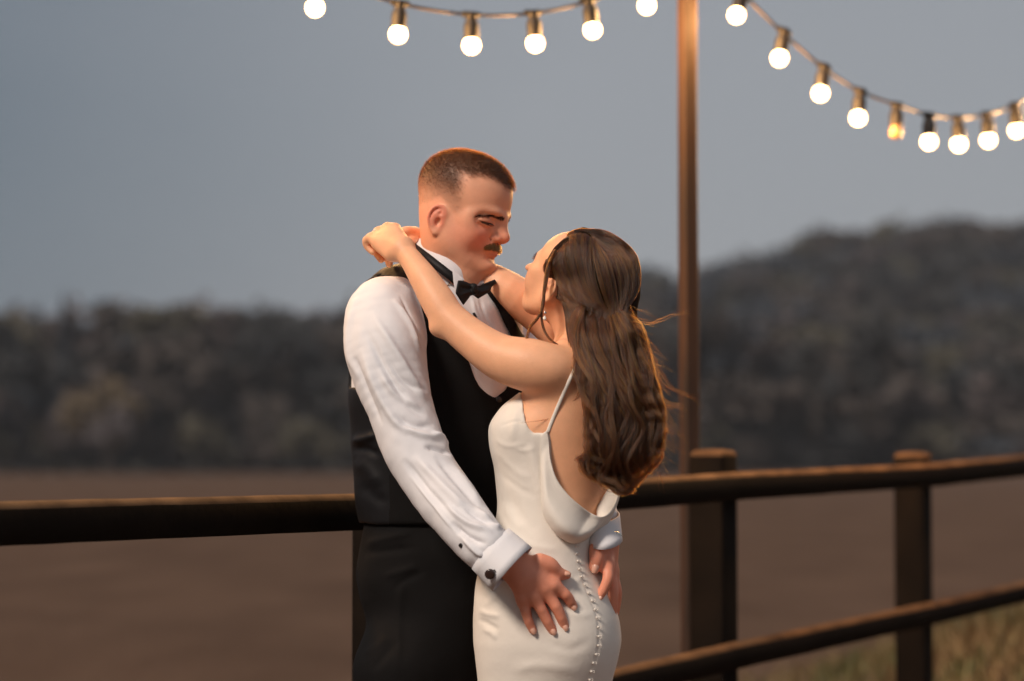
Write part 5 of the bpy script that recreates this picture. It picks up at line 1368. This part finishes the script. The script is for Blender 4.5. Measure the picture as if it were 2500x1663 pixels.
    nt.links.new(em.outputs[0], mx_.inputs[1]); nt.links.new(tr_.outputs[0], mx_.inputs[2]); nt.links.new(mx_.outputs[0], nt.nodes['Material Output'].inputs['Surface'])
    glow = bpy.data.lights.new('bulb_light', 'POINT'); glow.energy = 24.0; glow.color = (1.0, .56, .22); glow.shadow_soft_size = .012
    dim, nt, b = mat_new('failing_bulb', (.42, .25, .11), .35); b.inputs['Emission Color'].default_value = (1.0, .45, .14, 1); b.inputs['Emission Strength'].default_value = .06
    def lathe(prof, seg=20):
        th = np.arange(seg) * 2 * np.pi / seg; V = np.concatenate([np.stack([r * np.cos(th), r * np.sin(th), np.full(seg, z)], 1) for r, z in prof]); F = []
        for a in range(len(prof) - 1):
            for j in range(seg): F.append((a * seg + j, (a + 1) * seg + j, (a + 1) * seg + (j + 1) % seg, a * seg + (j + 1) % seg))
        return V, np.array(F)
    R = .0222
    a_ = np.linspace(0, 2.55, 14)
    glob = [(.0195, .030), (.0205, .024)] + [(max(.0004, R * math.sin(x)), R * math.cos(x)) for x in a_[::-1]]
    bulb_me = mesh_np('bulb', *lathe([(max(.0004, R * math.sin(x)), -R * math.cos(math.pi - x) if False else R * math.cos(x)) for x in np.linspace(.82, math.pi, 14)])); bulb_me.materials.append(lit)
    dim_me = mesh_np('bulb', *lathe([(.013, .026), (.014, .018)] + [(max(.0004, .019 * math.sin(x)), .019 * math.cos(x) - .002) for x in np.linspace(.9, math.pi, 12)])); dim_me.materials.append(dim)
    sv, sf = lathe([(r_, z_ - .008) for r_, z_ in [(.0004, .0935), (.014, .093), (.0155, .088), (.0155, .080), (.0135, .076), (.0138, .072), (.0185, .062), (.0195, .056), (.0190, .030), (.0195, .0240), (.010, .0238)]])
    cv, cf = tube([(-.024, 0, .078), (-.021, 0, .0785), (.021, 0, .0785), (.024, 0, .078)], [.007, .0085, .0085, .007], 12)
    sock_me = mesh_poly('socket', *join([(sv, sf), (cv, cf)])); sock_me.materials.append(rub)
    cord_m = mat_new('cord', (.030, .020, .014), .55)[0]
    def string(name, px, label, words, anchors):
        root = empty(name, P(*px[0][:2], px[0][2])); prop(root, label, 'string lights')
        for p_ in (sock_me, bulb_me, dim_me): p_.polygons.foreach_set('use_smooth', np.ones(len(p_.polygons), bool))
        pts = []
        for (x, y, Y, on) in px:
            c = P(x, y, Y); pts.append(c + (0, 0, .0785))
        path = [anchors[0]] + pts + [anchors[1]]
        cp = crom(path, 10)
        link('cord', mesh_poly('cord', *tube(cp, .0042, 8)), cord_m, root)
        for i, (x, y, Y, on) in enumerate(px):
            c = P(x, y, Y); t = path[i + 2] - path[i]
            so = bpy.data.objects.new('socket', sock_me); COL.objects.link(so); so.parent = root; so.location = Vector(c) - root.location; so.rotation_euler = (0, -math.atan2(t[2], math.hypot(t[0], t[1])) * .45, math.atan2(t[1], t[0]))
            bu = bpy.data.objects.new('bulb', bulb_me if on else dim_me); COL.objects.link(bu); bu.parent = so
            if on:
                gl = bpy.data.objects.new('bulb_light', glow); COL.objects.link(gl); gl.parent = bu; gl.location = (0, 0, -.004)
            if not on: bu['label'] = 'dim amber bulb that has almost gone out'
    left = [(-330, -330, 4.55, 1), (-120, -250, 4.85, 1), (90, -175, 5.12, 1), (290, -112, 5.37, 1), (480, -50, 5.6, 1), (569, -44, 5.72, 1), (769, 19, 5.88, 1), (972, 84, 5.98, 1), (1151, 111, 6.07, 1), (1307, 106, 6.15, 1), (1447, 73, 6.22, 1), (1579, 14, 6.30, 1)]
    left = [l for l in left if l[0] not in (480,)]
    right = [(1798, 37, 6.46, 1), (1903, 142, 6.56, 1), (2003, 228, 6.66, 1), (2095, 288, 6.76, 1), (2187, 322, 6.86, 0), (2268, 346, 6.97, 1), (2341, 352, 7.08, 1), (2413, 342, 7.2, 1), (2482, 318, 7.32, 1), (2548, 278, 7.45, 1), (2612, 224, 7.6, 1)]
    top = P(1681, -140, 6.44)
    string('string_lights', left, 'warm string of round bulbs hanging across the sky left of the pole', '', (P(-520, -430, 4.3), top + (-.03, 0, 0)))
    string('string_lights', right, 'warm string of round bulbs sagging away right of the pole', '', (top + (.03, 0, 0), P(2680, 150, 7.75)))

    # ---- rough grass on the bank
    gm = noise_mat('rough_grass', (.165, .105, .045), (.070, .085, .026), 1.8, 3, .8, coord='Object', pos=(.42, .6))
    n = 26000; x = rng.uniform(.3, 4.2, n); y = rng.uniform(6.6, 12.5, n); dens = sstep(x + rng.normal(0, .25, n) + (y - 8) * -.05, .8, 1.7); keep = rng.random(n) < dens; x, y = x[keep], y[keep]; n = len(x)
    h = rng.uniform(.06, .19, n) * (.6 + .5 * sstep(x, 1.0, 2.4)); a = rng.uniform(0, 6.28, n); ln = rng.uniform(.05, .2, n) * h / .2; w = rng.uniform(.003, .006, n)
    z = ground_h(x, y); c = np.stack([x, y, z - .01], 1); sd = np.stack([np.cos(a), np.sin(a), 0 * a], 1) * w[:, None]; bd = np.stack([np.cos(a + 1.4), np.sin(a + 1.4), 0 * a], 1) * ln[:, None]; up = np.array((0, 0, 1.0)) * h[:, None]
    V = np.stack([c - sd, c + sd, c + up * .6 + bd * .35 + sd * .7, c + up * .6 + bd * .35 - sd * .7, c + up + bd, c + up + bd], 1).reshape(-1, 3); q = np.arange(n)[:, None] * 6
    F = np.concatenate([q + (0, 1, 2, 3), q + (3, 2, 4, 5)])
    prop(link('grass', mesh_np('grass', V, F), gm, smooth=False), 'long straw coloured grass on the bank beyond the fence', 'grass', kind='stuff')

def build_haze():
    me = bpy.data.meshes.new('haze'); x0, x1, y0, y1, z0, z1 = -2600, 2600, -60, 2700, -2.0, 75.0
    v = [(x, y, z) for x in (x0, x1) for y in (y0, y1) for z in (z0, z1)]
    me.from_pydata(v, [], [(0, 1, 3, 2), (4, 6, 7, 5), (0, 4, 5, 1), (2, 3, 7, 6), (0, 2, 6, 4), (1, 5, 7, 3)]); me.update()
    m = bpy.data.materials.new('air_haze'); m.use_nodes = True; nt = m.node_tree; nt.nodes.clear()
    out = nn(nt, 'ShaderNodeOutputMaterial'); vol = nn(nt, 'ShaderNodeVolumePrincipled')
    vol.inputs['Color'].default_value = (.86, .90, .97, 1); vol.inputs['Density'].default_value = .00024
    nt.links.new(vol.outputs[0], out.inputs['Volume']); me.materials.append(m)
    o = bpy.data.objects.new('haze', me); COL.objects.link(o); prop(o, 'thin evening haze in front of the wood and hill', 'haze', kind='stuff')
    SC.cycles.volume_bounces = 0

build_place()
build_haze()
man = empty('person', P(1060, 1900, 4.62) * (1, 1, 0)); prop(man, MAN_LABEL, 'person')
build_man_skin()
man_clothes()
wom = empty('person', (P(1330, 1663, TW)[0], TW, 0)); prop(wom, WOM_LABEL, 'person')
build_woman()
